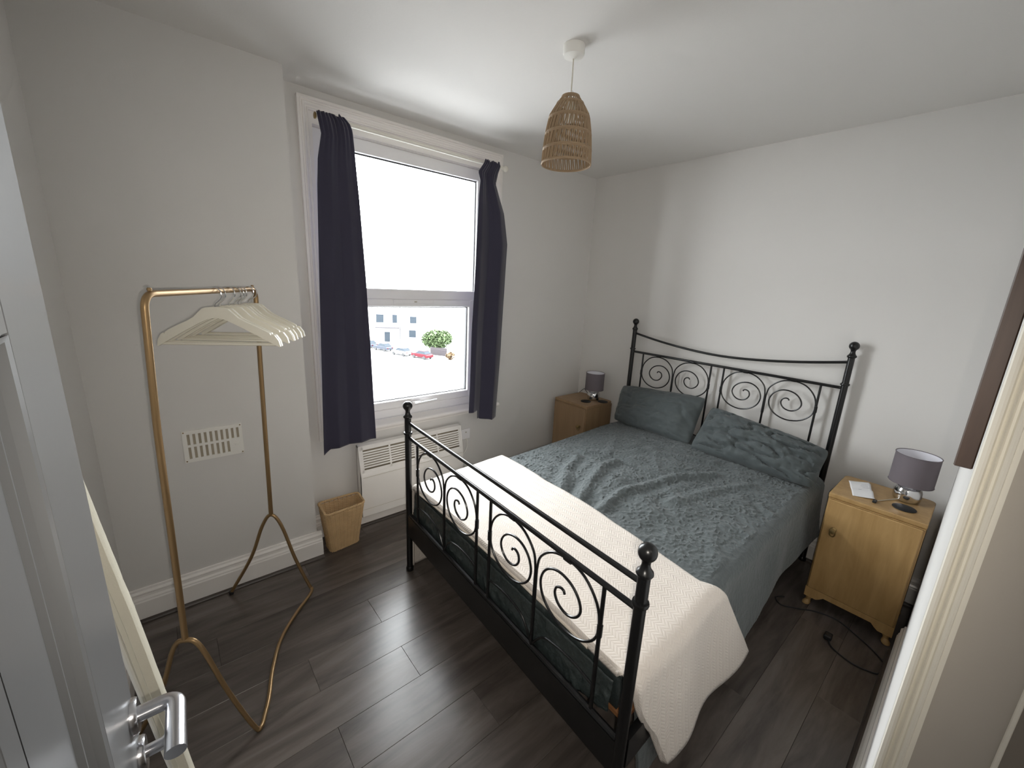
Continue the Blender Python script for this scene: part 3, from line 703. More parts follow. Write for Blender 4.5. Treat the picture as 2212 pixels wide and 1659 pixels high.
# table lamps
def table_lamp(x, y, z, label, sr):
    t = thing('table_lamp', label, 'lamp', (x, y, z))
    p_ = [(0.042, 0), (0.050, 0.003), (0.0545, 0.014), (0.0560, 0.034), (0.0555, 0.054), (0.051, 0.070), (0.043, 0.080), (0.030, 0.087), (0.016, 0.091), (0.012, 0.094), (0.012, 0.110)]
    MB().lathe(p_, n=32).build('base', M['chrome'], t)
    b = MB().lathe([(0.012, 0.108), (0.014, 0.13), (0.024, 0.160), (0.026, 0.182), (0.018, 0.205), (0.003, 0.21)], n=18); b.build('bulb', M['bulb'], t)
    z0, z1 = 0.097, 0.249
    sh = MB().lathe([(sr, z0), (sr, z1)], n=40, cap=False).build('shade', M['shade'], t)
    MB().lathe([(sr - 0.0022, z0 + 0.001), (sr - 0.0022, z1 - 0.001)], n=40, cap=False).build('lining', M['shade_in'], sh)
    for zz in (z0, z1): MB().tube([(sr * math.cos(a), sr * math.sin(a), zz) for a in [k * 2 * PI / 40 for k in range(40)]], 0.0022, 6, closed=True).build('rim_wire', M['shade'], sh)
    rm = MB()
    for k in range(3): a = k * 2 * PI / 3; rm.tube([(0.013 * math.cos(a), 0.013 * math.sin(a), z0 + 0.014), (sr * math.cos(a), sr * math.sin(a), z0 + 0.002)], 0.0015, 5)
    rm.build('spider', M['shade'], sh)
    return t
LR = table_lamp(-0.243, -2.432, 0.68, 'small chrome table lamp with mauve-grey drum shade beside the paper note', 0.086)
LL = table_lamp(-0.150, -0.310, 0.68, 'small chrome table lamp with mauve-grey drum shade in the far corner', 0.082)
MB().tube(spline([(-0.045, 0.02, 0.012), (-0.075, 0.05, 0.003), (-0.125, 0.075, 0.003), (-0.165, 0.095, 0.0035)], 6), 0.0022, 6).build('cord', M['clearcord'], LR)
MB().cbox(-0.192, -0.160, 0.088, 0.104, 0, 0.011, 0.003).build('cord_switch', M['dark'], LR)
MB().tube(spline([(0.035, 0.035, 0.012), (0.055, 0.085, 0.006), (0.062, 0.13, 0.035), (0.075, 0.170, 0.052), (0.09, 0.205, 0.035), (0.10, 0.240, 0.006), (0.10, 0.252, -0.004)], 7), 0.0026, 7).build('cord', M['dark'], LL)
def coaster(x, y, z, label):
    o = MB().lathe([(0.0445, 0), (0.0455, 0.001), (0.0455, 0.004), (0.044, 0.005)], (0, 0, 0), 36).build('coaster', M['dark'], loc=(x, y, z)); tag(o, label, 'coaster', 'black coasters on the bedside cabinets')
coaster(-0.372, -2.442, 0.68, 'round black coaster in front of the lamp beside the doorway')
coaster(-0.262, -0.318, 0.68, 'round black coaster in front of the far corner lamp')
coaster(-0.135, -0.408, 0.68, 'round black coaster beside the far corner lamp, nearest the pillow')
# paper note with a few faint scribbles
pm = MB()
pq = [(-0.215, -2.192), (-0.160, -2.272), (-0.392, -2.332), (-0.428, -2.250)]
pq = [Vector((a, b, 0)) for a, b in pq]
def paper_pt(u, v, lift=0.0):
    p_ = pq[0].lerp(pq[1], u).lerp(pq[3].lerp(pq[2], u), v); return (p_.x, p_.y, 0.6812 + 0.006 * (math.sin(v * PI * 2.2) ** 2) * (0.4 + u) + 0.004 * u * u + lift)
pm.grid(paper_pt, 10, 14); po = pm.build('paper_note', M['paper']); tag(po, 'creased white paper note lying on the golden oak bedside cabinet', 'paper')
s_ = po.modifiers.new('thick', 'SOLIDIFY'); s_.thickness = 0.0006
ik = MB()
for k, (v0, u0, u1) in enumerate(((0.25, 0.55, 0.9), (0.32, 0.5, 0.85), (0.39, 0.6, 0.92), (0.55, 0.35, 0.5))):
    pts = [paper_pt(lerp(u0, u1, i / 16), v0 + 0.012 * math.sin(i * 2.3 + k), 0.0008) for i in range(17)]; ik.tube(pts, 0.0005, 4)
ik.build('scribble', M['ink'], po, kind='stuff')

# power cable lying on the floor
o = MB().tube(spline([(-0.690, -2.335, 0.010), (-0.722, -2.345, 0.006), (-0.748, -2.375, 0.004), (-0.770, -2.44, 0.004), (-0.760, -2.50, 0.004), (-0.735, -2.535, 0.004), (-0.66, -2.545, 0.004), (-0.60, -2.50, 0.004), (-0.545, -2.42, 0.004), (-0.50, -2.33, 0.004), (-0.52, -2.24, 0.004), (-0.575, -2.17, 0.004), (-0.62, -2.10, 0.004), (-0.58, -2.06, 0.004), (-0.535, -2.09, 0.004)], 8), 0.0035, 8).build('power_cable', M['dark']); tag(o, 'black power cable with plug lying on the floor by the golden oak cabinet', 'cable')
m = MB(); m.cbox(-0.705, -0.660, -2.345, -2.312, 0.001, 0.026, 0.006); m.box(-0.662, -0.645, -2.333, -2.329, 0.008, 0.014); m.box(-0.662, -0.645, -2.325, -2.321, 0.008, 0.014); m.build('plug', M['dark'], o)

# ---------------------------------------------------------------- dark wood panel on the south wall beside the door frame
t = thing('wall_panel', 'dark brown wooden panel hung at the right beside the door frame', 'panel', (0, 0, 0))
X0, X1, Z0, Z1, YA, YBk = -2.205, -1.85, 1.438, 2.02, -2.5553, YF
for (a, b, c, d) in ((X0, X0 + 0.05, Z0, Z1), (X1 - 0.05, X1, Z0, Z1)): MB().cbox(a, b, YBk, YA, c, d, 0.0015).build('frame_stile', M['walnut'], t)
for (c, d) in ((Z0, Z0 + 0.05), (Z1 - 0.05, Z1)): MB().cbox(X0 + 0.05, X1 - 0.05, YBk, YA, c, d, 0.0015).build('frame_rail', M['walnut'], t)
MB().box(X0 + 0.045, X1 - 0.045, YBk, YBk + 0.010, Z0 + 0.045, Z1 - 0.045).build('board', M['walnut'], t)

# ---------------------------------------------------------------- clothes rack
rk = thing('clothes_rack', 'gold metal clothes rail on bent tube feet', 'rack', (0, 0, 0))
A0, B0 = Vector((-3.137, -0.990, 0)), Vector((-2.762, -0.362, 0)); AT, BT = Vector((-3.100, -1.018, 1.592)), Vector((-2.735, -0.378, 1.592))
m = MB().tube(fillet([A0 + Vector((0, 0, 0.43)), Vector((-3.118, -1.008, 1.2)), AT, BT, Vector((-2.745, -0.372, 1.2)), B0 + Vector((0, 0, 0.46))], 0.045, 8), 0.0098, 14); m.build('rail', M['gold'], rk)
zb = 0.009
base = [(-3.318, -0.872, zb), (-3.225, -0.935, 0.22), (-3.172, -0.970, 0.40), (-3.137, -0.993, 0.432), (-3.100, -1.016, 0.40), (-3.045, -1.052, 0.20), (-2.985, -1.092, 0.03), (-2.965, -1.092, zb), (-2.945, -1.050, zb), (-2.918, -0.98, zb), (-2.883, -0.858, zb), (-2.823, -0.712, zb), (-2.735, -0.593, zb), (-2.650, -0.503, zb), (-2.622, -0.462, zb + 0.004), (-2.632, -0.446, 0.035), (-2.680, -0.415, 0.20), (-2.725, -0.386, 0.40), (-2.762, -0.362, 0.462), (-2.802, -0.336, 0.40), (-2.86, -0.298, 0.22), (-2.961, -0.234, zb)]
m = MB().tube(spline(base, 6), 0.0082, 12); m.build('base_tube', M['gold'], rk)
for T_, q in ((AT, (0.014, 0.024)), (BT, (-0.014, -0.024))):
    MB().lathe([(0.005, 0), (0.006, 0.003), (0.0065, 0.006), (0.004, 0.010)], T_ + Vector((q[0], q[1], 0.007)), 12).build('knob', M['gold'], rk)
for q in ((-2.961, -0.234), (-3.318, -0.872)): MB().lathe([(0.011, 0), (0.011, 0.016), (0.008, 0.018)], (q[0], q[1], 0.0), 12).build('rubber_foot', M['dark'], rk)

# hangers: front hanger built once, then copied along the rail
def hanger_proto(label):
    t = thing('coat_hanger', label, 'hanger', (0, 0, 0), group='cream coat hangers on the gold rail')
    # arms in local xz; hook top at z=0 (touching the rail), body hangs below
    up_ = [(0.0, -0.070), (0.030, -0.071), (0.046, -0.076), (0.060, -0.089), (0.080, -0.108), (0.105, -0.122), (0.14, -0.138), (0.175, -0.156), (0.186, -0.163), (0.190, -0.171), (0.194, -0.167), (0.203, -0.171), (0.217, -0.192), (0.222, -0.214)]
    lo_ = [(0.218, -0.216), (0.200, -0.206), (0.165, -0.186), (0.12, -0.160), (0.07, -0.133), (0.03, -0.114), (0.0, -0.108)]
    up_ = [(x * 0.92, z) for x, z in up_]; lo_ = [(x * 0.92, z) for x, z in lo_]
    full = [(-x, z) for x, z in up_[::-1]] + up_[1:] + lo_ + [(-x, z) for x, z in lo_[::-1][1:]]
    mb = MB(); n = len(full)
    def bend(x): return 0.014 * (abs(x) / 0.22) ** 2
    v = [(x, bend(x) - 0.006, z) for x, z in full] + [(x, bend(x) + 0.006, z) for x, z in full]
    mb.add(v, [[i, (i + 1) % n, n + (i + 1) % n, n + i] for i in range(n)])
    # caps as quad strips between upper and lower outlines
    U2 = [(-x, z) for x, z in up_[::-1]] + up_[1:]; Lw = [(-x, z) for x, z in lo_] + lo_[::-1][1:]
    def lz(x): return interp(sorted(Lw), x)
    for dy in (-0.006, 0.006):
        vs = []
        for x, z in U2: vs += [(x, bend(x) + dy, z), (x, bend(x) + dy, min(z - 0.001, lz(x)))]
        mb.add(vs, [[2 * i, 2 * i + 2, 2 * i + 3, 2 * i + 1] for i in range(len(U2) - 1)])
    mb.build('arms', M['hanger'], t)
    MB().tube([(-0.190, 0.012, -0.2075), (0.190, 0.012, -0.2075)], 0.0052, 10).build('trouser_bar', M['hanger'], t)
    hk = [(0.0, 0, -0.074), (0.0, 0, -0.062), (0.004, 0, -0.055), (0.020, 0, -0.041), (0.0245, 0, -0.031)]
    for k in range(13): a = 0.05 + k / 12 * PI * 1.02; hk.append((0.005 + 0.020 * math.cos(a), 0, -0.0205 + 0.0202 * math.sin(a)))
    MB().tube(hk, 0.0021, 8).build('hook', M['chrome'], t)
    return t
HL = ['frontmost cream wooden coat hanger at the near end of the row', 'cream wooden coat hanger tucked right behind the frontmost one', 'cream wooden coat hanger alone in the gap, third from the front', 'cream wooden coat hanger, fourth from the front of the row', 'cream wooden coat hanger, fifth from the front of the row', 'cream wooden coat hanger, sixth from the front of the row', 'cream wooden coat hanger, second from the back of the row', 'rearmost cream wooden coat hanger nearest the end of the rail']
rail = (BT - AT).normalized(); proto = None
for i, (tpos, yaw) in enumerate(((0.505, 0.04), (0.550, -0.05), (0.650, -0.03), (0.715, 0.07), (0.755, -0.04), (0.790, 0.04), (0.885, -0.03), (0.925, 0.04))):
    h_ = hanger_proto(HL[0]) if i == 0 else copy_tree(proto)
    if i == 0: proto = h_
    h_['label'] = HL[i]
    h_.location = AT.lerp(BT, tpos) + Vector((0, 0, 0.0098 + 0.0019)); h_.rotation_euler = (0, 0, math.atan2(rail.y, rail.x) - PI / 2 + yaw)

# ---------------------------------------------------------------- wall vent on the chimney breast
v_ = thing('air_vent', 'white slotted vent grille screwed to the wall behind the clothes rail', 'vent', (0, 0, 0))
VX0, VX1, VZ0, VZ1 = -3.066, -2.826, 0.758, 0.917; yv0, yv1 = CBY - 0.007, CBY - 0.0005
m = MB(); sw, pitch, x0 = 0.0108, 0.0219, -3.048
slots = [(x0 + pitch * k, 0.846, 0.899) for k in range(10)] ; slots2 = [(x0 + pitch * k, 0.776, 0.834) for k in range(8)]
def bars_row(sl, z0, z1, xa, xb):
    xs = [xa] + [q for s__ in sl for q in (s__[0], s__[0] + sw)] + [xb]
    for a, b in zip(xs[::2], xs[1::2]): m.box(a, b, yv0, yv1, z0, z1)
bars_row(slots, 0.846, 0.899, VX0, VX1); bars_row(slots2, 0.776, 0.834, VX0, VX1)
m.box(VX0, VX1, yv0, yv1, VZ0, 0.776); m.box(VX0, VX1, yv0, yv1, 0.834, 0.846); m.box(VX0, VX1, yv0, yv1, 0.899, VZ1); m.build('plate', M['whiteplastic'], v_)
MB().box(VX0 + 0.01, VX1 - 0.01, CBY - 0.0012, CBY - 0.0002, 0.765, 0.905).build('backing', M['grille_in'], v_)
MB().cbox(-2.862, -2.845, yv0 - 0.003, yv0 + 0.001, 0.806, 0.818, 0.001).build('slider', M['whiteplastic'], v_)
for a, b in ((VX0 + 0.007, VZ0 + 0.007), (VX1 - 0.007, VZ0 + 0.007), (VX1 - 0.007, VZ1 - 0.007), (VX0 + 0.007, VZ1 - 0.007)):
    MB().lathe([(0.0032, 0), (0.002, 0.0015)], n=10).xform(Matrix.Translation((a, yv0, b)) @ Matrix.Rotation(PI / 2, 4, 'X')).build('screw', M['brass'], v_)

# ---------------------------------------------------------------- panel heater
ht = thing('panel_heater', 'white electric panel heater with slatted top mounted below the window', 'heater', (0, 0, 0))
HX0, HX1 = -2.205, -1.418
hp = [(-0.028, 0.110), (-0.100, 0.110), (-0.102, 0.114), (-0.102, 0.400), (-0.098, 0.412), (-0.0925, 0.424)]
body = MB(); outl = hp + [(-0.086, 0.424), (-0.086, 0.13), (-0.028, 0.13)]
body.prism(outl, HX0, HX1, 'x')
full = [(-0.028, 0.110), (-0.100, 0.110), (-0.102, 0.400), (-0.060, 0.600), (-0.028, 0.606)]
body.prism(full, HX0, HX0 + 0.010, 'x'); body.prism(full, HX1 - 0.010, HX1, 'x'); body.prism([(-0.060, 0.600), (-0.028, 0.606), (-0.028, 0.596), (-0.062, 0.590)], HX0, HX1, 'x')
body.box(HX0, HX1, -0.034, -0.026, 0.11, 0.60); body.build('casing', M['heater'], ht)
MB().box(HX0 + 0.012, HX1 - 0.012, -0.046, -0.040, 0.42, 0.59).build('element', M['grille_in'], ht)
# grille face: sloping plane from (y -.0925,z .424) to (-.060,.600)
G0, G1 = Vector((0, -0.0945, 0.424)), Vector((0, -0.0605, 0.594)); gd = (G1 - G0); gl = gd.length; gd.normalize(); gn = Vector((0, -gd.z, gd.y))
def gbar(xa, xb, sa, sb, th=0.004):
    q = [G0 + gd * s + Vector((x, 0, 0)) for x, s in ((xa, sa), (xb, sa), (xb, sb), (xa, sb))]
    vs = q + [v - gn * th for v in q]; return MB().add(vs, [[0, 1, 2, 3], [7, 6, 5, 4], [0, 4, 5, 1], [1, 5, 6, 2], [2, 6, 7, 3], [3, 7, 4, 0]])
gbar(HX0, HX1, 0, 0.018).build('grille_border', M['heater'], ht); gbar(HX0, HX1, gl - 0.022, gl).build('grille_border', M['heater'], ht)
secx = [HX0 + 0.028 + k * (HX1 - HX0 - 0.056) / 4 for k in range(5)]
ups = [(HX0, HX0 + 0.028)] + [(x - 0.006, x + 0.006) for x in secx[1:4]] + [(HX1 - 0.028, HX1)]
for a, b in ups: gbar(a, b, 0.0, gl).build('grille_upright', M['heater'], ht)
sl_n = 8; pit = (gl - 0.040) / sl_n
for (a, b) in zip(ups, ups[1:]):
    for k in range(sl_n - 1):
        gbar(a[1], b[0], 0.018 + pit * (k + 1) - pit * 0.30, 0.018 + pit * (k + 1) + pit * 0.30).build('slat', M['heater'], ht)
gb = MB(); gb.box(HX0 + 0.012, HX1 - 0.012, -0.1032, -0.1015, 0.392, 0.3935); gb.build('seam', M['grille_in'], ht)
gb = MB(); gb.box(HX0 + 0.004, HX1 - 0.004, -0.1032, -0.1015, 0.165, 0.1662); gb.build('seam', M['grille_in'], ht)
so = thing('wall_spur', 'white square wall outlet plate right of the panel heater', 'outlet', (0, 0, 0))
MB().cbox(-1.378, -1.294, -0.011, -0.0005, 0.452, 0.538, 0.003).build('plate', M['upvc'], so)
MB().cbox(-1.340, -1.330, -0.0125, -0.010, 0.505, 0.515, 0.0008).build('fuse_slot', M['grille_in'], so)
MB().tube(spline([(-1.33, -0.010, 0.462), (-1.322, -0.014, 0.43), (-1.325, -0.014, 0.38), (-1.350, -0.018, 0.345), (-1.395, -0.024, 0.335), (-1.43, -0.028, 0.335)], 6), 0.0032, 8).build('flex', M['whiteplastic'], so)

# ---------------------------------------------------------------- wicker waste basket
bk = thing('waste_basket', 'woven willow waste basket standing between chimney breast and heater', 'basket', (0, 0, 0))
BT_ = [(-2.472, -0.085), (-2.228, -0.088), (-2.238, -0.236), (-2.476, -0.262)]; BB_ = [(-2.442, -0.088), (-2.262, -0.088), (-2.262, -0.176), (-2.440, -0.196)]; BH = 0.30
def bperim(t, s):
    """t 0..1 round the perimeter, s 0..1 height -> xy with rounded corners"""
    c = [Vector((*a, 0)).lerp(Vector((*b, 0)), s) for a, b in zip(BB_, BT_)]
    P_ = fillet([c[0].lerp(c[1], 0.5), c[1], c[2], c[3], c[0], c[0].lerp(c[1], 0.5)], 0.028, 6)
    d = [0.0]
    for a, b in zip(P_, P_[1:]): d.append(d[-1] + (b - a).length)
    x = (t % 1.0) * d[-1]
    for i in range(len(d) - 1):
        if x <= d[i + 1]: return P_[i].lerp(P_[i + 1], (x - d[i]) / max(1e-9, d[i + 1] - d[i]))
    return P_[-1]
NS_ = 28; rowsN = 46
wv = MB()
cen = Vector((-2.355, -0.155, 0))
for r_ in range(rowsN):
    s = 0.03 + 0.92 * r_ / (rowsN - 1); pts = []
    for k in range(NS_ * 2):
        t = k / (NS_ * 2); p_ = bperim(t, s); off = 0.0022 * (1 if (k // 2 + r_) % 2 else -1) * (1 if k % 2 == 0 else 0)
        dr = (p_ - cen).normalized(); p_ = p_ + dr * off; pts.append((p_.x, p_.y, BH * s))
    wv.tube(pts, 0.0036, 5, closed=True)
wv.build('weave', M['wicker'], bk, kind='stuff')
for k in range(NS_):
    MB().tube([(*bperim(k / NS_, s).xy, BH * s) for s in (0.0, 0.3, 0.6, 1.0)], 0.0042, 6).build('stake', M['wicker'], bk)
def braid(s, r, amp, n, ph):
    pts = []
    for k in range(n):
        p_ = bperim(k / n, s); dr = (p_ - cen).normalized(); p_ = p_ + dr * amp * math.sin(k * 1.4 + ph); pts.append((p_.x, p_.y, BH * s + amp * math.cos(k * 1.4 + ph)))
    return MB().tube(pts, r, 6, closed=True)
for ph in (0, 2.1, 4.2): braid(1.0, 0.0048, 0.004, 110, ph).build('rim', M['wicker'], bk)
for ph in (0, 3.1): braid(0.02, 0.004, 0.0035, 90, ph).build('foot_border', M['wicker'], bk)
braid(0.62, 0.0038, 0.003, 90, 1.0).build('band', M['wicker'], bk)
pb = [(*bperim(k / 40, 0.02).xy,) for k in range(40)]
MB().prism(pb, 0.004, 0.010, 'z').build('bottom', M['wicker'], bk)

# ---------------------------------------------------------------- pendant lamp
pd = thing('pendant_lamp', 'woven cane pendant lamp hanging from a white ceiling rose', 'lamp', (-1.683, -1.231, 0))
MB().lathe([(0.043, H - 0.0005), (0.043, H - 0.030), (0.040, H - 0.038), (0.030, H - 0.041), (0.010, H - 0.046), (0.004, H - 0.047)][::-1], n=36).build('ceiling_rose', M['whiteplastic'], pd)
ZT, ZS, ZBm = 2.418, 2.350, 2.168
MB().tube([(0, 0, H - 0.045), (0.001, 0, 2.5), (0, 0, ZT - 0.03)], 0.0028, 8).build('cord', M['cordwhite'], pd)
MB().box(0.004, 0.0115, -0.0008, 0.0008, 2.432, 2.446).build('tag', M['paper'], pd)
MB().lathe([(0.004, ZT - 0.005), (0.020, ZT - 0.010), (0.021, ZT - 0.085), (0.017, ZT - 0.088)][::-1], n=20).build('lamp_holder', M['whiteplastic'], pd)
def srad(z):
    return interp([(ZBm, 0.1015), (2.23, 0.0985), (2.29, 0.092), (ZS, 0.080), (2.385, 0.058), (2.410, 0.041), (ZT, 0.034)], z)
shd = MB()
tiers = [ZBm, 2.222, 2.280, 2.338, 2.392, ZT]
ns = [34, 32, 30, 26, 18]
st = MB()
for ti, (a, b) in enumerate(zip(tiers, tiers[1:])):
    n = ns[ti]
    for k in range(n):
        for q in (0, 1):
            t0 = 2 * PI * (k + 0.10) / n; t1 = 2 * PI * (k + 0.62) / n
            a0, a1 = (t0, t1) if q == 0 else (t1 + 2 * PI * 0.05 / n, t0 + 2 * PI * 0.86 / n)
            pts = []
            for j in range(5):
                z = lerp(a + 0.002, b - 0.002, j / 4); an = lerp(a0, a1, j / 4) + ti * 0.05; r = srad(z) + (0.0012 if q else -0.0008)
                pts.append((r * math.cos(an), r * math.sin(an), z))
            st.tube(pts, 0.0032 if ti < 4 else 0.0024, 5)
sh_o = st.build('cane_strips', M['rattan'], pd, kind='stuff')
for z in tiers:
    for dz, dr in ((-0.004, 0.001), (0.0, 0.002), (0.004, 0.001)):
        if z == tiers[0] and dz < 0: continue
        r = srad(z) + dr
        MB().tube([(r * math.cos(a), r * math.sin(a), z + dz) for a in [k * 2 * PI / 56 for k in range(56)]], 0.0028, 6, closed=True).build('cane_ring', M['rattan'], pd)

# ---------------------------------------------------------------- curtains and rod
cr = thing('curtain_rod', 'cream curtain rod above the window with ball finial', 'rod', (0, 0, 0))
RY, RZ = -0.092, 2.452
MB().tube([(-2.352, RY, RZ + 0.003), (-1.118, RY, RZ)], 0.0115, 14).build('pole', M['jamb'], cr)
MB().lathe([(0.008, -0.02), (0.012, -0.016)] + [(0.021 * math.cos(a), 0.021 * math.sin(a)) for a in [-0.95 + k * (PI / 2 + 0.93) / 10 for k in range(11)]], n=20).xform(Matrix.Translation((-1.103, RY, RZ)) @ Matrix.Rotation(PI / 2, 4, 'Y')).build('finial', M['jamb'], cr)
MB().lathe([(0.0125, 0), (0.016, 0.002), (0.016, 0.008), (0.012, 0.010)], n=16).xform(Matrix.Translation((-2.350, RY, RZ + 0.003)) @ Matrix.Rotation(-PI / 2, 4, 'Y')).build('end_cap', M['brass'], cr)
for x in (-2.30, -1.165):
    MB().tube(fillet([(x, -0.026, RZ - 0.005), (x, RY, RZ - 0.013), (x, RY, RZ)], 0.01), [0.009] * 3 + [0.006] * 6, 8).build('bracket', M['jamb'], cr)
for x in (-2.262, -2.235, -2.208, -1.255, -1.232, -1.205):
    MB().tube([(x + 0.002 * math.sin(a), RY + 0.0165 * math.cos(a), RZ - 0.004 + 0.0165 * math.sin(a)) for a in [k * 2 * PI / 20 for k in range(20)]], 0.002, 6, closed=True).build('ring', M['whiteplastic'], cr)
def curtain(Ltab, Rtab, zt, zbot, folds, seed, label, ybias, depth):
    def f(u, v):
        zb_ = zbot(u); top = zt + 0.012 * nz(u * 6, seed) - 0.010 * abs(math.sin(u * PI * 3.3 + seed))
        z = lerp(top, zb_, v)
        xl, xr = interp(Ltab, z), interp(Rtab, z)
        gather = math.exp(-((z - 2.36) / 0.09) ** 2)
        amp = depth * (0.5 + 0.5 * v) * (1 - 0.35 * gather)
        ph = u * folds * 2 * PI + seed + 0.35 * nz(u * 2, v * 1.5, seed)
        x = lerp(xl, xr, u) + 0.4 * depth * math.sin(2 * ph) * (0.3 + v) * math.sin(PI * u)
        fine = 0.005 * math.sin(u * 2 * PI * 8 + seed) * math.exp(-v * 16)
        y = -0.128 + ybias * v + amp * math.sin(ph) + fine + 0.006 * nz(x * 8, z * 2.2, seed) + 0.0012 * nz(x * 20, z * 8, seed)
        # stay in front of the pole at the top
        if z > 2.42: y = min(y, RY - 0.0165)
        return (x, y, z)
    mb = MB().grid(f, 64, 150); o = mb.build('curtain', M['navy']); tag(o, label, 'curtain', 'navy curtains at the window')
    s_ = o.modifiers.new('thick', 'SOLIDIFY'); s_.thickness = 0.003; s_.offset = 0
    return o
curtain([(0.60, -2.428), (1.4, -2.400), (2.12, -2.372), (2.25, -2.362), (2.37, -2.338), (2.48, -2.356)], [(0.6, -2.108), (0.8, -2.112), (1.66, -2.135), (2.1, -2.158), (2.33, -2.172), (2.42, -2.178), (2.45, -2.190), (2.48, -2.225)], 2.478, lambda u: 0.652 + 0.012 * u - 0.03 * max(0, 1 - u * 8), 2.3, 0.8, 'wide navy curtain hanging at the left side of the window', -0.005, 0.011)
curtain([(0.60, -1.402), (1.2, -1.392), (2.0, -1.362), (2.25, -1.352), (2.33, -1.342), (2.38, -1.362), (2.44, -1.318), (2.48, -1.305)], [(0.6, -1.118), (1.2, -1.095), (1.945, -1.078), (2.15, -1.120), (2.33, -1.208), (2.40, -1.190), (2.45, -1.168), (2.48, -1.178)], 2.470, lambda u: (0.715 if u < 0.30 else (0.650 - 0.05 * (u - 0.3) if u < 0.72 else 0.628 - 0.0 * u)) , 1.6, 3.6, 'narrow navy curtain hanging at the right side of the window', 0.0, 0.024)

# ---------------------------------------------------------------- padded board leaning behind the open door
bd = thing('ironing_board', 'cream padded ironing board leaning upright behind the open door', 'ironing board', (0, 0, 0))
def bx(z): return interp([(0, -3.098), (0.50, -3.147), (0.90, -3.184), (1.33, -3.231), (1.45, -3.245)], z)
def leanbox(xo0, xo1, y0, y1, z0, z1, r, nm, mt):
    mb = MB(); n = 16
    sec = []
    for k in range(n):
        a = 2 * PI * (k + 0.5) / n; cx, cy = math.cos(a), math.sin(a)
        hx, hy = (xo1 - xo0) / 2, (y1 - y0) / 2
        sec.append(((xo0 + xo1) / 2 + max(-hx, min(hx, cx * hx * 1.35)), (y0 + y1) / 2 + max(-hy, min(hy, cy * hy * 1.25))))
    zsl = [z0 + (z1 - z0) * k / 40 for k in range(41)]; vs = []
    for zz in zsl:
        for (a, b) in sec: vs.append((bx(zz) + a + 0.001 * nz(zz * 25, a * 60, 3), b + 0.001 * nz(zz * 18, b * 50, 9), zz))
    mb.add(vs, [[i * n + k, i * n + (k + 1) % n, (i + 1) * n + (k + 1) % n, (i + 1) * n + k] for i in range(40) for k in range(n)], True)
    mb.add(vs[:n], [list(range(n))[::-1]]); mb.add(vs[-n:], [list(range(n))]); return mb.build(nm, mt, bd)
leanbox(-0.021, 0.0, -1.50, -1.455, 0.02, 1.44, 0.01, 'padded_cover', M['cream'])
leanbox(-0.033, -0.022, -1.480, -1.45, 0.06, 1.40, 0.004, 'under_tray', M['hanger'])
MB().tube([(bx(0.03) - 0.030, -1.463, 0.006), (bx(0.5) - 0.039, -1.463, 0.5), (bx(1.2) - 0.039, -1.463, 1.2)], 0.0055, 8).build('folded_leg', M['whiteplastic'], bd)

# ---------------------------------------------------------------- outside: street seen through the window, badly overexposed
GZ = -12.14
M['road'] = mat('pale_tarmac', (0.30, 0.30, 0.30), 0.9)
M['facade'] = mat('pale_render', (0.45, 0.44, 0.42), 0.9)
M['slate'] = mat('slate_roof', (0.028, 0.026, 0.03), 0.8)
M['winglass'] = mat('far_window', (0.021, 0.027, 0.034), 0.6, spec=0.1)
M['leaf'] = mat('hedge_leaf', (0.058, 0.088, 0.034), 0.7, var=(3, 0.5))
M['leaf2'] = mat('orange_shrub_leaf', (0.085, 0.050, 0.020), 0.7, var=(3, 0.4))
M['fencewood'] = mat('weathered_fence', (0.034, 0.028, 0.031), 0.9, var=(4, 0.2))
def paint(n, c): return mat(n, c, 0.5, spec=0.15)
MB().box(-80, 140, 0.3, 200, GZ - 0.2, GZ).build('ground', M['road'], kind='structure')
MB().box(-8, 8, 0.0, 0.30, GZ, -0.151).build('wall_outer', M['facade'], kind='structure')
def car(loc, rz, col, label, sx=1.0):
    t = thing('parked_car', label, 'car', loc, rz=rz, group='cars parked across the street'); pm_ = paint('car_paint', col)
    side = [(-2.0, 0.35), (-2.02, 0.70), (-1.85, 0.88), (-1.05, 0.95), (1.30, 0.98), (1.95, 0.85), (2.02, 0.65), (2.0, 0.35)]
    m = MB().prism(side, -0.84, 0.84, 'y'); o = m.build('body', pm_, t); b_ = o.modifiers.new('bevel', 'BEVEL'); b_.width = 0.08; b_.segments = 2
    m = MB(); lo = [(-1.0, 0.94), (1.55, 0.97)]; hi = [(-0.35, 1.42), (1.05, 1.45)]
    vs = [(lo[0][0], -0.78, lo[0][1]), (lo[1][0], -0.78, lo[1][1]), (lo[1][0], 0.78, lo[1][1]), (lo[0][0], 0.78, lo[0][1]), (hi[0][0], -0.62, hi[0][1]), (hi[1][0], -0.62, hi[1][1]), (hi[1][0], 0.62, hi[1][1]), (hi[0][0], 0.62, hi[0][1])]
    m.add(vs, [[0, 1, 5, 4], [1, 2, 6, 5], [2, 3, 7, 6], [3, 0, 4, 7], [4, 5, 6, 7], [3, 2, 1, 0]]); m.build('window_band', M['winglass'], t)
    m = MB(); m.cbox(-0.38, 1.08, -0.63, 0.63, 1.42, 1.475, 0.02); m.build('roof', pm_, t)
    for x in (-1.28, 1.25):
        for y in (-0.80, 0.80):
            MB().lathe([(0.10, -0.1), (0.30, -0.1), (0.32, -0.07), (0.32, 0.07), (0.30, 0.1), (0.10, 0.1)], n=18).xform(Matrix.Translation((x, y, 0.32)) @ Matrix.Rotation(PI / 2, 4, 'X')).build('wheel', M['dark'], t)
    m = MB(); 
    for y in (-0.6, 0.6): m.box(2.0, 2.03, y - 0.14, y + 0.14, 0.62, 0.78)
    m.build('tail_light', paint('lamp_red', (0.06, 0.004, 0.004)), t)
    return t

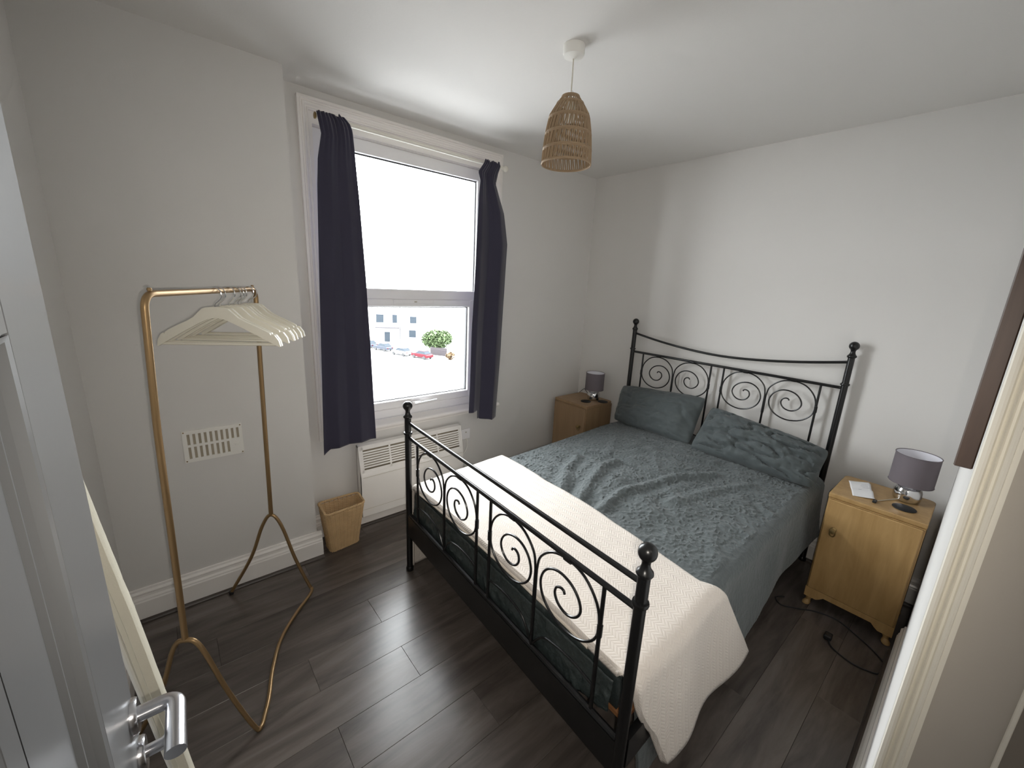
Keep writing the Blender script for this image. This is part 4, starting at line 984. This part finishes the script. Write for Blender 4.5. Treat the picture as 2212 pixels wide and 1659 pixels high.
K = 1.9
def far(px, py, gz=None):
    """ground spot seen at picture position (px,py)"""
    d = R_ * ((px - 1106) / 882.452) - U_ * ((py - 829.5) / 882.452) + F_; t = ((GZ if gz is None else gz) - CAM.z) / d.z
    return CAM + d * t
CR = math.radians(-73)
for (px, py), col, lab in (((912, 774), (0.060, 0.0045, 0.009), 'bright red parked car, nearest of the row across the street'), ((868, 767), (0.26, 0.26, 0.27), 'white parked car in front of the red car across the street'),
                           ((828, 757), (0.028, 0.033, 0.044), 'dark blue-grey parked car, third of the row across the street'), ((796, 750), (0.024, 0.031, 0.046), 'dark blue parked car at the left edge of the lower pane')):
    car(far(px, py), CR, col, lab)
# hedge behind a fence
def clump(name, label, cat, c, size, n, m_, seed, ls=1.0):
    rnd = random.Random(seed); mb = MB()
    for i in range(n):
        while True:
            p_ = Vector((rnd.uniform(-1, 1), rnd.uniform(-1, 1), rnd.uniform(-1, 1)))
            if p_.length < 1 and p_.length > 0.35: break
        p_ = Vector((p_.x * size[0], p_.y * size[1], size[2] + p_.z * size[2])); a = rnd.uniform(0, 6.3); b = rnd.uniform(-1, 1); L_ = rnd.uniform(0.10, 0.22) * ls
        e1 = Vector((math.cos(a), math.sin(a), b)) * L_; e2 = Vector((-math.sin(a), math.cos(a), rnd.uniform(-0.6, 0.6))) * L_ * 0.5
        mb.add([p_ - e1, p_ + e2, p_ + e1, p_ - e2], [[0, 1, 2, 3]])
    t = thing(name, label, cat, c); mb.build('foliage', m_, t, kind='stuff')
    tr = MB()
    for k in range(4): tr.tube([(0.2 * math.cos(k * 1.6), 0.2 * math.sin(k * 1.6), 0.0), (size[0] * 0.4 * math.cos(k * 1.6), size[1] * 0.4 * math.sin(k * 1.6), size[2] * 1.1)], [0.09, 0.03], 6)
    tr.build('stems', M['fencewood'], t); return t
clump('hedge', 'tall green hedge behind the fence across the street', 'hedge', far(945, 752), (3.6, 2.0, 2.0), 3200, M['leaf'], 3, 1.9)
clump('shrub', 'orange and yellow shrub at the right behind the parked red car', 'shrub', far(972, 777), (0.85, 0.8, 0.75), 420, M['leaf2'], 5, 1.2)
ft = thing('wooden_fence', 'grey wooden fence in front of the green hedge', 'fence', (0, 0, 0))
fa, fb = far(930, 766), far(965, 770); fe = (fb - fa)
for k in range(18):
    q = fa + fe * (k + 0.5) / 18; d = fe.normalized() * 0.145; nn = Vector((d.y, -d.x, 0)).normalized() * 0.02
    vs = [q - d - nn, q + d - nn, q + d + nn, q - d + nn]; vs = vs + [v + Vector((0, 0, 1.5)) for v in vs]
    MB().add(vs, [[0, 1, 5, 4], [1, 2, 6, 5], [2, 3, 7, 6], [3, 0, 4, 7], [4, 5, 6, 7]]).build('fence_board', M['fencewood'], ft)
MB().tube([fa + Vector((0, 0, 1.1)), fb + Vector((0, 0, 1.1))], 0.05, 6).build('fence_rail', M['fencewood'], ft)
# pale terrace of houses
hs = thing('house', 'pale rendered house with dark windows far across the street', 'house', far(838, 738), rz=math.radians(-28))
MB().box(-9, 9, 0, 8, 0, 7.0).build('wall', M['facade'], hs)
MB().prism([(-0.4, 7.0), (8.4, 7.0), (4.0, 9.6)], -9.3, 9.3, 'x').build('roof', M['facade'], hs)
for x, z, ww, hh in ((-5.5, 4.2, 1.5, 1.6), (-1.6, 4.2, 1.7, 1.9), (1.6, 4.2, 1.1, 1.9), (5.6, 4.2, 1.5, 1.6), (-5.5, 1.0, 1.5, 1.7), (5.4, 1.0, 1.6, 1.7)):
    f_ = ring(MB(), x - ww / 2 - 0.08, x + ww / 2 + 0.08, z - 0.08, z + hh + 0.08, 0.1, 0.1, 0.1, 0.1, -0.06, 0.04, 0.01).build('window', M['upvc'], hs)
    MB().box(x - ww / 2, x + ww / 2, -0.02, 0.0, z, z + hh).build('pane', M['winglass'], f_)
MB().cbox(-2.6, 2.6, -0.9, 0, 3.1, 3.3, 0.03).build('canopy', M['slate'], hs)
MB().cbox(-0.7, 0.5, -0.06, 0.02, 0.0, 2.2, 0.02).build('front_door', M['winglass'], hs)
lp = thing('street_lamp', 'thin grey street lamp across the road', 'street lamp', far(865, 742))
MB().tube([(0, 0, 0), (0, 0, 8.6)], [0.10, 0.06], 8).build('pole', M['slate'], lp)
MB().tube(fillet([(0, 0, 8.6), (0, 0, 9.0), (-1.2, 0, 9.2)], 0.3), 0.05, 8).build('arm', M['slate'], lp)
MB().cbox(-1.9, -1.1, -0.14, 0.14, 9.12, 9.28, 0.03).build('lantern', M['slate'], lp)
